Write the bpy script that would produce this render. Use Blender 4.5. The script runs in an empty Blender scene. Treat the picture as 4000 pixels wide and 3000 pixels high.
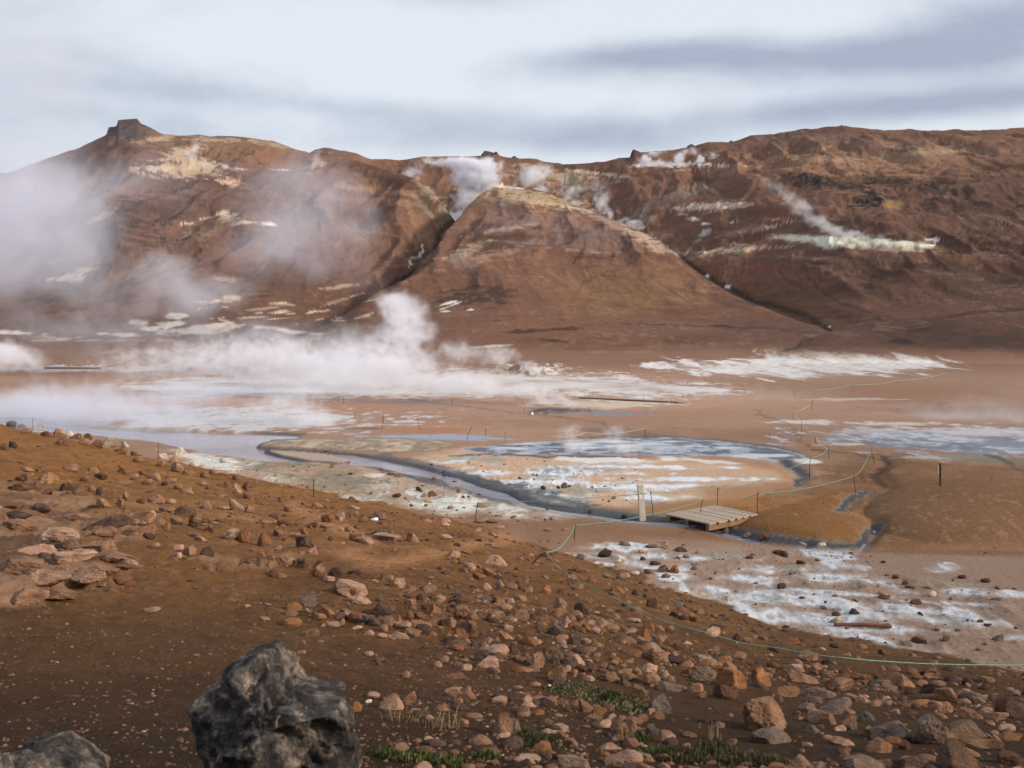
import bpy, bmesh, math, random
import numpy as np
from mathutils import Vector

# ---------------------------------------------------------------- camera model
F, CX, HY, CZ = 4222.0, 2000.0, 1350.0, 4.6      # focal length, principal column, horizon row, eye height
def P(px, py, Y):
    return np.array([(px-CX)/F*Y, Y, CZ+(HY-py)/F*Y])
SC = bpy.context.scene
COL = SC.collection
def lin(r, g, b, k=1.0):
    f = lambda c: ((c/255.0)/12.92 if c/255.0 <= 0.04045 else ((c/255.0+0.055)/1.055)**2.4)
    return np.array([f(r)*k, f(g)*k, f(b)*k], dtype=np.float64)

# ---------------------------------------------------------------- noise
def _h(ix, iy, seed):
    n = ix*np.uint32(374761393)+iy*np.uint32(668265263)+np.uint32((seed*974634777) & 0xffffffff)
    n = (n ^ (n >> np.uint32(13)))*np.uint32(1274126177)
    n = n ^ (n >> np.uint32(16))
    return n.astype(np.float32)*np.float32(1/4294967296.0)
def vn(x, y, seed=0):
    x = np.atleast_1d(x); y = np.atleast_1d(y)
    x0 = np.floor(x); y0 = np.floor(y)
    fx = (x-x0).astype(np.float32); fy = (y-y0).astype(np.float32)
    fx = fx*fx*fx*(fx*(fx*6-15)+10); fy = fy*fy*fy*(fy*(fy*6-15)+10)
    ix = x0.astype(np.int32).view(np.uint32); iy = y0.astype(np.int32).view(np.uint32); o1 = np.uint32(1)
    a = _h(ix, iy, seed); b = _h(ix+o1, iy, seed); c = _h(ix, iy+o1, seed); d = _h(ix+o1, iy+o1, seed)
    return (a+(b-a)*fx)+((c+(d-c)*fx)-(a+(b-a)*fx))*fy
def fbm(x, y, o=4, seed=0, gain=0.5):
    s = np.zeros(np.broadcast(x, y).shape, dtype=np.float32); A = 1.0; T = 0.0
    for i in range(o):
        k = 2.03**i
        s += A*vn(x*k+i*17.3, y*k-i*9.1, seed+i*31); T += A; A *= gain
    return s/T
def ridge(x, y, o=4, seed=0):
    s = np.zeros(np.broadcast(x, y).shape, dtype=np.float32); A = 1.0; T = 0.0
    for i in range(o):
        k = 2.1**i
        s += A*(1-np.abs(2*vn(x*k+i*7.3, y*k+i*3.1, seed+i*13)-1)); T += A; A *= 0.5
    return s/T
def sst(a, b, x):
    t = np.clip((x-a)/(b-a), 0, 1); return t*t*(3-2*t)

# ---------------------------------------------------------------- terrain heights
TOE_U = [-3500, -1000, 0, 500, 1000, 1400, 1900, 2100, 2600, 3000, 3500, 4000, 5000, 8000]
TOE_Y = [150, 88, 62, 45, 36.6, 32, 27, 24.5, 20.3, 17.6, 16, 15, 13.5, 12]
LAY = {
 'A': dict(c=[(-3500,1250),(-1500,1080),(-800,900),(0,700),(150,642),(300,588),(360,560),(415,530),(424,500),(455,497),(462,472),(535,468),(552,490),(600,508),(640,528),(680,534),(850,537),(950,542),(1080,562),(1250,606),(1400,636),(1500,657),(1600,690),(1680,738),(1730,795),(1780,862),(1815,1060),(1850,1500),(9000,1500)],
            Yc=[(-3500,520),(1200,560),(1500,480),(1700,430),(1780,405),(2000,400)], Yb=[(-3500,230),(900,215),(1500,262),(1800,300)], p=1.12, k=6),
 'B': dict(c=[(-9000,1500),(700,1400),(1100,1345),(1300,1265),(1400,1200),(1480,1140),(1600,1080),(1690,992),(1740,905),(1830,806),(1865,772),(1900,748),(1945,734),(2010,734),(2070,745),(2140,764),(2250,804),(2400,868),(2480,903),(2560,938),(2640,998),(2700,1058),(2780,1112),(2850,1158),(3000,1213),(3120,1260),(3200,1280),(3240,1302),(3330,1335),(3500,1365),(3800,1400),(9000,1500)],
            Yc=[(1100,235),(1480,245),(1600,275),(1700,315),(1740,335),(1830,390),(1890,420),(2250,400),(2480,370),(2640,340),(2850,300),(3000,272),(3240,238)], Yb=[(1400,185),(2000,190),(2600,200),(3300,200)], p=1.25, k=5),
 'C': dict(c=[(-3500,800),(1150,640),(1230,588),(1270,581),(1330,588),(1400,603),(1450,620),(1560,627),(1650,617),(1870,613),(1900,606),(1930,603),(1960,617),(2100,627),(2200,645),(2350,632),(2468,618),(2476,600),(2510,597),(2600,588),(2700,572),(2780,560),(2850,556),(2950,535),(3050,517),(3200,507),(3260,503),(3300,500),(3400,508),(3560,514),(3700,512),(3850,516),(4000,500),(4400,485),(7500,620)],
            Yc=[(-3500,720),(2000,720),(3000,680),(8000,640)], Yb=[(-3500,440),(2150,440),(2250,425),(2640,362),(3000,292),(3235,250),(3500,236),(8000,240)], p=1.06, k=9),
 'E': dict(c=[(-9000,1500),(3050,1420),(3130,1335),(3233,1302),(3391,1268),(3581,1250),(3803,1223),(4000,1205),(5000,1140),(8000,1100)],
            Yc=[(3050,205),(3391,222),(8000,215)], Yb=[(3050,172),(8000,165)], p=1.1, k=2.5),
}
_SM = {}
def ips(key, u, what='c', sig=75.0):
    kk = key; key = key+what
    if key not in _SM:
        g = np.arange(-3600, 8200, 10.0); a = np.array(LAY[kk][what], dtype=float); y = np.interp(g, a[:, 0], a[:, 1])
        k = np.exp(-0.5*(np.arange(-300, 301, 10)/sig)**2); k /= k.sum()
        _SM[key] = (g, np.convolve(np.pad(y, 30, mode='edge'), k, mode='valid'))
    return np.interp(u, *_SM[key])
def ip(tab, u):
    a = np.array(tab, dtype=float); return np.interp(u, a[:, 0], a[:, 1])
def uof(X, Y):
    return X/np.maximum(Y, 4.0)*F+CX
def basin(X, Y):
    u = uof(X, Y)
    rise = 2.9*sst(105, 240, Y)+0.006*np.maximum(Y-240, 0)
    return rise
def vflat(Y):
    return HY+CZ*F/np.maximum(Y, 3.0)
def seg_d(u, v, pts, sv=1.0, far=240.0):
    """distance to a polyline in the flat ground chart (v stretched by sv); exact only near it"""
    u = np.asarray(u); d = np.full(u.shape, 1e4)
    px = [p[0] for p in pts]; py = [p[1] for p in pts]
    ins = np.nonzero((u > min(px)-far) & (u < max(px)+far) & (v > min(py)-far/sv) & (v < max(py)+far/sv))[0]
    if not len(ins): return d
    a = u[ins]; b = v[ins]*sv; r = np.full(a.shape, 1e8)
    for (x0, y0), (x1, y1) in zip(pts[:-1], pts[1:]):
        y0 = y0*sv; y1 = y1*sv; dx, dy = x1-x0, y1-y0
        L = dx*dx+dy*dy+1e-9
        t = np.clip(((a-x0)*dx+(b-y0)*dy)/L, 0, 1)
        ex = a-x0-t*dx; ey = b-y0-t*dy
        r = np.minimum(r, ex*ex+ey*ey)
    d[ins] = np.sqrt(r); return d
def inpoly(u, v, poly):
    r = np.zeros(u.shape, dtype=bool); n = len(poly)
    px = [p[0] for p in poly]; py = [p[1] for p in poly]
    ins = np.nonzero((u > min(px)) & (u < max(px)) & (v > min(py)) & (v < max(py)))[0]
    if not len(ins): return r
    full = r; u = u[ins]; v = v[ins]; r = np.zeros(u.shape, dtype=bool)
    for i in range(n):
        x0, y0 = poly[i]; x1, y1 = poly[(i+1) % n]
        if y0 == y1: continue
        c = ((y0 > v) != (y1 > v)) & (u < (x1-x0)*(v-y0)/(y1-y0)+x0)
        r ^= c
    full[ins] = r
    return full
def polyd(u, v, poly, sv=1.0):
    """signed: + inside, chart units"""
    d = seg_d(u, v, poly+[poly[0]], sv)
    return np.where(inpoly(u, v, poly), d, -d)
LAKE = [(-900,1668),(-200,1672),(300,1690),(600,1722),(830,1768),(960,1786),(1010,1796),(1150,1803),(1230,1800),(1300,1812),(1480,1822),(1600,1850),(1750,1876),(1830,1892),(1850,1880),(1760,1850),(1640,1818),(1500,1790),(1400,1772),(1250,1760),(1080,1752),(1000,1742),(1040,1726),(1150,1712),(1180,1694),(900,1684),(500,1676),(100,1640),(-900,1625)]
ISLE1 = [(1000,1738),(1060,1722),(1180,1712),(1420,1708),(1700,1716),(1790,1735),(1700,1762),(1500,1768),(1300,1756),(1120,1748)]
ISLE2 = [(1030,1757),(1130,1760),(1280,1772),(1380,1798),(1330,1806),(1220,1800),(1100,1778)]
STREAM = [(1780,1868),(1860,1898),(1950,1925),(2060,1962),(2200,1988),(2350,2008),(2480,2024),(2620,2034),(2760,2046),(2840,2075),(2980,2103),(3138,2122),(3250,2132)]
STREAM1 = STREAM[:3]; STREAM2 = STREAM[2:9]; STREAM3 = STREAM[8:12]
CH_A = [(3060,1802),(3128,1838),(3140,1858),(3120,1890)]
CH_B = [(3467,1789),(3482,1814),(3423,1852),(3440,1880),(3470,1902)]
CH_C = [(3385,1930),(3347,1953),(3290,1991)]
CH_D = [(3423,2052),(3400,2096),(3360,2134),(3250,2134)]
def height(X, Y):
    u = uof(X, Y); v = vflat(Y)
    z = basin(X, Y)
    # gentle swell of the flat
    far = sst(20, 60, Y)
    z = z + (fbm(X/9.0, Y/9.0, 3, 5)-0.5)*0.10*sst(14, 30, Y)*(1-0.3*far) + (fbm(X/1.3, Y/1.3, 3, 8)-0.5)*0.035*sst(12, 25, Y)
    near = (Y < 75) & (Y > 14)
    if near.any():
        zz = np.zeros_like(z)
        un, vn_ = u[near], v[near]; Xn, Yn = X[near], Y[near]
        wob = (fbm(Xn/1.5, Yn/1.5, 3, 77)-0.5)
        uu = un+wob*50; vv = vn_+wob*8
        add = np.zeros(un.shape)
        # raised mud mounds
        def mound(cx, cy, rx, ry, h):
            return h*np.clip(1-((un-cx)/rx)**2-((vn_-cy)/ry)**2, 0, 1)**0.8
        add += mound(3150, 2050, 262, 72, 0.36)+mound(3190, 1955, 230, 40, 0.20)+mound(3820, 2000, 440, 130, 0.55)
        add += mound(2880, 1880, 330, 60, 0.12)+mound(1240, 1740, 380, 28, 0.07)+mound(3560,1860,200,50,.22)
        
        # crust relief around the white deposits
        cr = (ridge(Xn/0.9, Yn/0.9, 4, 91)-0.55)
        add += cr*0.16*sst(0, 30, polyd(un, vn_, [(820,1790),(1100,1810),(1500,1850),(1900,1960),(2050,1990),(1800,2010),(1400,1980),(1000,1880)], 3))
        add += cr*0.14*sst(0, 60, polyd(un, vn_, [(1700,1790),(2300,1800),(2600,1880),(2500,1960),(2150,1960),(1900,1890)], 3))
        add += cr*0.16*sst(0, 60, polyd(un, vn_, [(2250,2150),(3000,2130),(3500,2230),(4100,2320),(4300,2620),(3500,2580),(2900,2430)], 2))
        # channels and pools
        for pts, w, dep in ((STREAM1, 30, 0.24), (STREAM2, 22, 0.17), (CH_A, 22, 0.10), (CH_B, 26, 0.11), (CH_C, 22, 0.10), (CH_D, 26, 0.11), (STREAM3, 24, 0.15)):
            d = seg_d(uu, vv, pts, 2.6)
            add -= dep*(1-sst(0, w*2.6, d))
        lk = polyd(uu, vv, LAKE, 3.5)
        m = sst(-18, 14, lk)*(1-sst(-16, 8, polyd(uu, vv, ISLE1, 3.5)))*(1-sst(-12, 8, polyd(uu, vv, ISLE2, 3.5)))
        add = add*(1-m) - 0.20*m
        zz[near] = add
        z = z+zz
    def wm(px, Yc, rx, ry, h):
        x0 = (px-CX)/F*Yc
        return h*np.clip(1-((X-x0)/rx)**2-((Y-Yc)/ry)**2, 0, 1)**1.3*(0.75+0.5*fbm(X/0.8, Y/0.8, 3, 88)*0.6)
    z = z+wm(2085, 150, 3.6, 5, 1.5)+wm(1960, 152, 5.5, 5, 0.8)+wm(2190, 77, 2.2, 2.0, 0.35)+wm(3060, 190, 6, 8, 1.6)+wm(3180, 195, 8, 8, 1.0)
    # the camera's hillside
    Yt = np.interp(u, TOE_U, TOE_Y)
    s = (Y-4.0)/(Yt-4.0)
    a = 3.0*(1-np.maximum(s, -0.06))
    soft = 0.5*(a+np.sqrt(a*a+0.012))*np.where(a > 0, 1.0, np.exp(np.clip(a, -20, 0)*6))
    msk = sst(-0.02, 0.12, a)
    z = z*(1-msk)+soft
    # added unseen knoll behind and beside the viewpoint, raised to shade the foreground
    kn = np.clip(1-((X-11.0)/9.0)**2-((Y+3.0)/8.5)**2, 0, 1); z = z+7.4*kn*kn*(3-2*kn)
    lump = (fbm(X/2.2, Y/3.0, 4, 21)-0.5)*0.34+(ridge(X/0.55, Y/0.8, 4, 23)-0.5)*0.09+(ridge(X/1.7+Y*0.15, Y/1.1, 4, 25)-0.5)*0.10
    z = z + lump*msk*sst(2, 9, Y)*(0.6+0.4*sst(2800, 600, u)) 
    # bedrock outcrop on the left of the hillside
    if ((Y < 40) & (Y > 5)).any():
        py = HY+(CZ-z)/np.maximum(Y, 3)*F
        mk = outcrop_mask(u, py, X, Y)
        q = fbm(X/1.5+0.12*Y, Y/1.0-0.15*X, 5, 41)*7.0
        fq = np.floor(q); st = (fq+sst(0.30, 0.62, q-fq))/7.0
        z = z + mk*mk*(0.03+0.34*(st-0.42)+0.08*(ridge(X/0.30, Y/0.26, 4, 45)-0.5))
    # the hills
    if (Y > 150).any():
        h = Y > 150
        Xh, Yh, uh, zh = X[h], Y[h], u[h], z[h]
        b0 = basin(Xh, Yh)
        wx = (fbm(Xh/60, Yh/60, 3, 51)-0.5)*50
        er = ridge((Xh+wx*0.5)/26.0, Yh/85.0, 5, 60)
        er2 = ridge((Xh+wx*0.3)/7.0, Yh/24.0, 4, 66)
        n3 = fbm(Xh/14.0, Yh/14.0, 4, 69)
        best = zh.copy()
        for key, L in LAY.items():
            uw = uh+(fbm(Xh/30, Yh/30, 3, 71)-0.5)*30
            cpy = ip(L['c'], uh); cps = ips(key, uh); Yc = ips(key, uw, 'Yc', 90.0); Yb = ips(key, uw, 'Yb', 130.0)
            t = (Yh-Yb)/(Yc-Yb)
            wc = sst(0.82, 0.97, t); cpy = cpy*wc+cps*(1-wc)
            zc = CZ+(HY-cpy)/F*Yc+L['k']*0.25
            H = zc-b0
            rise = b0+H*np.clip(t, 0, 1.6)**L['p']-2.0*np.clip(-t, 0, 1)*10
            fall = zc-(0.30 if key in 'AC' else 0.42)*(Yh-Yc)
            k = L['k']
            hh = np.clip(0.5+0.5*(fall-rise)/k, 0, 1)
            zl = fall*(1-hh)+rise*hh-k*hh*(1-hh)
            am = sst(2, 30, zl-b0)*(1-0.75*sst(0.80, 1.0, t))
            zl = zl+am*((er-0.55)*{'A': 11.5, 'B': 8.0, 'C': 10.0, 'E': 1.6}[key]+(er2-0.5)*0.6+(n3-0.5)*{'A': 3.6, 'B': 2.4, 'C': 4.2, 'E': 1.4}[key])
            kk = 1.6
            dd = np.clip(0.5+0.5*(zl-best)/kk, 0, 1)
            best = best*(1-dd)+zl*dd+kk*dd*(1-dd)*0.6
        best += (ridge(Xh/2.6, Yh/6.0, 3, 75)-0.5)*0.16*sst(2, 14, best-b0)
        z[h] = best
    return z
OUT1 = [(-400,1990),(0,1985),(300,2000),(520,1985),(640,2010),(640,2080),(600,2110),(450,2120),(300,2100),(300,2160),(400,2190),(500,2200),(510,2225),(430,2240),(420,2310),(330,2320),(150,2330),(160,2365),(0,2370),(-500,2380)]
OUT2 = [(740,2190),(860,2165),(960,2180),(1000,2200),(1180,2165),(1230,2190),(1240,2215),(1060,2225),(960,2220),(900,2235),(780,2225)]
OUT3 = [(-300,1880),(0,1880),(180,1900),(330,1920),(380,1960),(560,2000),(300,2010),(-300,2000)]
def outcrop_mask(u, py, X, Y):
    w = (fbm(X/0.6, Y/0.6, 4, 33)-0.5)
    uu = u+w*170; vv = py+w*50
    m = np.maximum(np.maximum(sst(-12, 50, polyd(uu, vv, OUT1, 1.6)), 0.7*sst(-4, 14, polyd(uu, vv, OUT2, 1.6))), 0.8*sst(-4, 14, polyd(uu, vv, OUT3, 1.6)))
    return m*((Y < 45) & (Y > 4))
NU, NY = 1180, 1250; STEAM = 1; HAZE = 0
# ---------------------------------------------------------------- mineral colours of the ground, with some shade painted in
def blob(u, v, W, cx, cy, rx, ry, ang=0, soft=0.35, wob=0.6):
    c, s = math.cos(math.radians(ang)), math.sin(math.radians(ang))
    x, y = u-cx, v-cy
    d = np.hypot((x*c+y*s)/rx, (-x*s+y*c)/ry)
    return sst(-soft, soft, 1-d+W*wob)
def paint(X, Y, Z):
    u = (X/np.maximum(Y, 0.5))*F+CX
    u = np.where(Y > 4, u, X/4*F+CX)
    v = HY+(CZ-Z)/np.maximum(Y, 3)*F
    n = len(X)
    C = np.zeros((n, 3)); wet = np.zeros(n)
    base = basin(X, Y)
    Yt = np.interp(uof(X, Y), TOE_U, TOE_Y)
    slope = sst(-0.02, 0.05, (3.0*(1-(Y-4)/(Yt-4)))+(fbm(X/1.2, Y/1.2, 4, 3)-0.5)*0.35)*(Y < 110)
    hill = sst(0.3, 3.0, Z-base)*(Y > 150)
    # world noises
    A1 = fbm(X/3.0, Y/6.0, 5, 101)-0.5; A2 = fbm(X/14, Y/30, 5, 102)-0.5
    N1 = fbm(X/0.7, Y/1.4, 5, 103)-0.5
    Hn = fbm((X+0.2*Y)/11.0, Z/2.2+Y/40, 5, 111)-0.5      # hill strata
    Hf = fbm(X/3.2, Z/0.9+Y/30, 5, 112)-0.5
    Hb = fbm(X/45.0, Z/16+Y/120, 4, 113)-0.5
    def mix(c, m):
        m = np.clip(m, 0, 1)[:, None]
        C[:] = C*(1-m)+np.asarray(c)[None, :]*m
    # ---- flats
    ys = [1350, 1420, 1480, 1560, 1650, 1750, 1850, 1950, 2050, 2150, 2300, 2600, 3200]
    cs = [lin(122,84,62), lin(132,92,68), lin(156,116,90), lin(164,124,98), lin(162,122,96), lin(152,112,80), lin(176,132,100), lin(160,112,74), lin(146,102,66), lin(150,110,80), lin(140,106,82), lin(122,90,68), lin(110,80,60)]
    for k in range(3):
        C[:, k] = np.interp(v, ys, [c[k] for c in cs])
    C *= (1+A2*0.35+N1*0.22)[:, None]
    fl = 1-slope
    fl = fl*(1-hill)
    flat_i = np.nonzero(fl > 0.001)[0]
    uF, vF, WF = None, None, None
    def fbb(col, k, W_, cx, cy, rx, ry, a=0, soft=0.35, wob=0.6, w=None, tx=0.0):
        i = flat_i[(np.abs(uF-cx) < rx*1.9) & (np.abs(vF-cy) < ry*1.9+rx*abs(math.sin(math.radians(a)))*1.6)]
        if not len(i): return
        m = np.clip(k*blob(u[i], v[i], W_[i], cx, cy, rx, ry, a, soft, wob)*fl[i]*(1+tx*(N1[i]*2.2+N3[i]*1.6-0.1)), 0, 1)
        C[i] = C[i]*(1-m[:, None])+np.asarray(col)[None, :]*m[:, None]
        if w is not None: wet[i] = wet[i]*(1-m)+w*m
    def field(items):
        D = np.full(len(flat_i), -1.0)
        for it in items:
            cx, cy, rx, ry = it[:4]; a = it[4] if len(it) > 4 else 0
            j = np.nonzero((np.abs(uF-cx) < rx*2.2) & (np.abs(vF-cy) < ry*2.4+rx*abs(math.sin(math.radians(a)))*2))[0]
            if not len(j): continue
            c, s = math.cos(math.radians(a)), math.sin(math.radians(a)); x, y = uF[j]-cx, vF[j]-cy
            D[j] = np.maximum(D[j], 1-np.hypot((x*c+y*s)/rx, (-x*s+y*c)/ry))
        return D
    def crustify(items, layers):
        D = field(items); Xf, Yf = X[flat_i], Y[flat_i]
        j = np.nonzero(D > -0.98)[0]; Xf, Yf, D = Xf[j], Yf[j], D[j]
        q = (fbm(Xf/1.0, Yf/2.1, 6, 171, 0.64)-0.5)*4.8
        g = ridge(Xf/0.40, Yf/0.9, 4, 173)-0.55
        ii_ = flat_i[j]
        for col, t0, t1, k, gk in layers:
            m = np.clip(k*sst(t0, t1, D*0.75+q+gk*g)*fl[ii_], 0, 1)
            C[ii_] = C[ii_]*(1-m[:, None])+np.asarray(col)[None, :]*m[:, None]
    def fb(col, m, w=None, wv=0.3):
        nonlocal wet
        mix(col, m*fl)
        if w is not None: wet = wet*(1-np.clip(m*fl, 0, 1))+w*np.clip(m*fl, 0, 1)
    N3 = fbm(X/0.22, Y/0.4, 4, 106)-0.5
    N2 = ridge(X/0.35, Y/0.5, 4, 104)-0.55
    W = (A1*1.5+N1*2.6+N2*0.9+N3*0.8)
    uF, vF = u[flat_i], v[flat_i]
    tan = lin(196,168,138); wht = lin(214,212,210); crust = lin(196,196,180); mud = lin(118,126,146); dmud = lin(56,60,72)
    for (cx, cy, rx, ry, c) in ((700,1560,520,22,lin(176,118,82)),(1300,1590,250,22,lin(170,112,74)),(1700,1640,330,22,lin(158,112,78)),(1650,1680,200,12,lin(168,100,60)),
                                (2300,1650,450,30,lin(146,106,80)),(2700,1700,500,26,lin(138,98,70)),(2600,1620,350,22,lin(158,110,84)),
                                (3050,1420,400,10,lin(150,100,76)),(3500,1540,300,40,lin(150,102,72)),(3800,1600,300,20,lin(140,96,70)),
                                (3400,1820,260,60,lin(124,86,54)),(3750,1900,420,110,lin(122,86,54)),(3250,1900,250,40,lin(132,92,56))):
        fbb(c, 0.75, W, cx, cy, rx, ry, 0, 0.5)
    # white sinter sheets
    P1 = polyd(u, v, [(2560,1428),(2680,1412),(2800,1418),(3000,1396),(3300,1384),(3560,1398),(3690,1425),(3560,1446),(3300,1462),(3000,1468),(2750,1452)], 5)
    AA = fbm(X/2.4, Y/12.0, 6, 181, .62)-0.5; fb(lin(176,160,152), sst(-60, 25, P1+W*55)*0.5); fb(lin(206,202,204), sst(-50, 40, P1+AA*420)*(0.8+1.2*N1+AA))
    P2 = polyd(u, v, [(2050,1455),(2400,1478),(2700,1502),(2880,1525),(2780,1536),(2500,1545),(2200,1530),(1700,1540),(1100,1548),(620,1538),(520,1510),(800,1478),(1300,1462)], 5)
    fb(lin(196,190,190), sst(-60, 40, P2+W*120)*(0.78+1.4*A1)); fb(lin(176,184,204), 0.55*sst(0.0, 0.2, A2+N1*.5)*sst(-20, 40, P2))
    for (cx, cy, rx, ry, c, s) in ((900,1640,520,34,lin(188,190,200),.85),(600,1600,300,14,lin(176,184,204),.6),(350,1600,300,20,lin(190,170,150),.6),(250,1440,330,10,lin(190,190,200),.6),(2350,1582,220,14,lin(196,184,170),.7),
                                   (3150,1648,160,5,wht,.6),(3500,1655,200,6,wht,.6),(3750,1690,420,16,lin(190,190,200),.9),(3330,1735,130,5,wht,.6),(3330,1560,130,5,wht,.4)):
        fbb(c, s, W, cx, cy, rx, ry, 0, 0.4, 0.9)
    fbb(lin(190,184,178), .95, W, 2080, 1448, 110, 20, 0, .3, .8, tx=.6); fbb(lin(168,150,138), .8, W, 1960, 1452, 110, 10, 0, .4, .8)
    fbb(lin(196,176,150), .8, W, 3130, 1378, 130, 12, 4, .4, 1, tx=.6); fbb(lin(84,66,60), .8, W, 3050, 1362, 70, 9, 6, .4, 1)
    # grey blue mud pools
    fbb(lin(108,118,146), 1, W, 3780, 1738, 430, 32, 3, 0.3, w=0.75)
    fbb(dmud*1.5, 0.6, W, 3560, 1735, 220, 12, 3, 0.4, w=0.8)
    crustify(((3780,1738,460,36,3),(3600,1700,300,16,2)), [(lin(150,156,178), 0.1, 0.8, .8, .8), (lin(186,188,200), 0.5, 1.2, .8, 1.2)]); crustify(((3650,1745,330,22,3),), [(lin(70,78,98), 0.5, 1.3, .8, -1.2)])
    fbb(lin(176,172,172), 0.8, W, 3700, 1786, 150, 9, 0, 0.3)
    fbb(lin(112,108,76), 0.8, W, 3880, 1800, 220, 16, 6, 0.4, w=0.4)
    fb(dmud, 0.8*sst(22, 4, seg_d(u+W*20, v, [(3860,1778),(3920,1800),(4000,1850),(4200,1900)], 2)))
    fbb(lin(128,140,166), 1, W, 1720, 1708, 260, 11, 1, 0.3, .4, w=0.8)
    fbb(dmud*1.2, 0.8, W, 2180, 1603, 130, 11, 0, 0.3); fbb(mud*0.8, 0.8, W, 2380, 1617, 170, 7, 2, 0.3, w=0.6)
    fbb(mud*0.7, 0.5, W, 1500, 1572, 300, 7, 2, 0.4); fbb(dmud*1.4, 0.6, W, 1430, 1674, 70, 5, 0)
    fb(lin(96,88,84), 0.6*sst(14, 2, seg_d(u, v+W*4, [(1600,1560),(1900,1600),(2080,1618),(2350,1650),(2400,1690)], 4)))
    fbb(lin(110,92,84), 0.6, W, 2400, 1690, 110, 14, 5, 0.4)
    # middle flat: cream rim, white crusts
    P3 = polyd(u, v, [(1560,1790),(1800,1745),(1950,1740),(2100,1770),(2700,1790),(2900,1800),(3060,1830),(3120,1880),(2980,1930),(2700,1960),(2480,1990),(2200,1975),(2000,1930),(1750,1870)], 3)
    fb(lin(192,152,116), sst(-20, 60, P3+W*25))
    fb(lin(176,116,62), sst(0, 26, P3+10)*sst(60, 10, P3)*sst(2600, 2950, u)*0.8)
    PP = polyd(u, v, [(1800,1752),(2050,1728),(2350,1712),(2620,1708),(2860,1730),(3000,1746),(3120,1772),(3150,1795),(3060,1812),(2900,1790),(2750,1784),(2550,1780),(2300,1778),(1980,1775),(1850,1765)], 4)
    fb(lin(142,152,172), sst(-12, 16, PP+W*16), 0.7)
    stq = fbm(X/1.6, Y/1.1, 4, 131)-0.5
    fb(dmud, sst(0.02, 0.14, stq+W*0.3)*sst(0, 16, PP)*0.8, 0.5)
    fb(lin(206,208,214), sst(0.03, 0.14, -stq)*sst(0, 20, PP)*0.6)
    fb(dmud, 0.95*sst(16, 3, seg_d(u, v+W*6, [(1760,1783),(1900,1776),(2080,1782),(2300,1780),(2500,1790)], 3)), 0.6)
    fb(dmud, 0.85*sst(16, 2, seg_d(u, v+W*4, [(2250,1707),(2600,1706),(2860,1726),(3010,1744),(3120,1768)], 3)), 0.6)
    fbb(wht, 0.9, W, 2330, 1795, 180, 9, 1); fbb(wht, 0.9, W, 3140, 1802, 70, 9, 2, .3, .3); fbb(wht*0.95, 0.8, W, 2760, 1800, 160, 7, 4)
    crustify(((1900,1850,260,40),(2080,1830,300,26),(2200,1900,280,40),(2060,1950,150,22)), [(lin(184,188,200), -0.1, 0.9, .6, .6)])
    crustify(((1770,1808,90,12),(1880,1820,150,12),(1950,1846,190,10),(2160,1850,220,9),(2420,1852,140,5),(2230,1886,110,9),(2050,1880,180,8),(2120,1906,150,8),(2380,1912,130,12),(2330,1930,100,9),(2000,1905,150,9),(2200,1940,150,12),(2060,1950,90,14),(2560,1870,260,6),(2650,1900,180,5),(2480,1826,240,5),(2520,1945,160,6)),
        [(lin(190,176,166), -0.9, 0.0, .6, .3), (lin(196,200,210), -0.3, 0.4, .8, .8), (lin(212,218,230), 0.1, 0.8, .9, 1.2)])
    crustify(((1950,1830,260,30),(2150,1915,240,26),(2300,1850,180,16),(2050,1880,200,24),(2350,1960,200,14)), [(lin(104,114,130), 0.35, 1.1, .75, -1.0)])
    for (cx, cy, rx, ry) in ((2180,1915,170,9),(1900,1795,160,7),(2100,1945,120,8),(2350,1832,60,4),(2080,1858,70,4)):
        fbb(lin(140,142,132), 0.7, W, cx, cy, rx, ry, 0, 0.3, 1.6)
    # near bank of the stream
    P4 = polyd(u, v, [(640,1752),(900,1790),(1150,1806),(1400,1835),(1700,1885),(1850,1925),(2000,1965),(2120,1998),(2300,2022),(2100,2030),(1800,1998),(1450,1958),(1150,1898),(850,1835)], 2.5)
    fb(lin(178,166,146), sst(-40, 30, P4+W*40)*(0.62+1.6*A1+1.2*N1+1.0*N3), 0.05); fb(lin(150,118,90), 0.7*sst(0.05, 0.2, N1*1.2-A1*0.6)*sst(-30, 10, P4)); fb(lin(88,80,70), 0.7*sst(0.12, 0.24, N3+N1*.5)*sst(-20, 10, P4))
    fb(lin(212,210,204), sst(0.02, 0.16, A1+N1*0.8)*sst(-10, 30, P4+W*20)*0.75)
    fb(lin(122,118,98), sst(0.06, 0.2, -A1+N1*0.6)*sst(-20, 20, P4)*0.6)
    # right hand sinter field
    P5 = polyd(u, v, [(2240,2150),(2500,2110),(3000,2125),(3400,2135),(4300,2190),(4600,2700),(3900,2640),(3500,2560),(3100,2480),(2800,2400),(2500,2290)], 2)
    fb(lin(154,122,102), sst(-40, 60, P5+W*18)*0.8)
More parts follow.
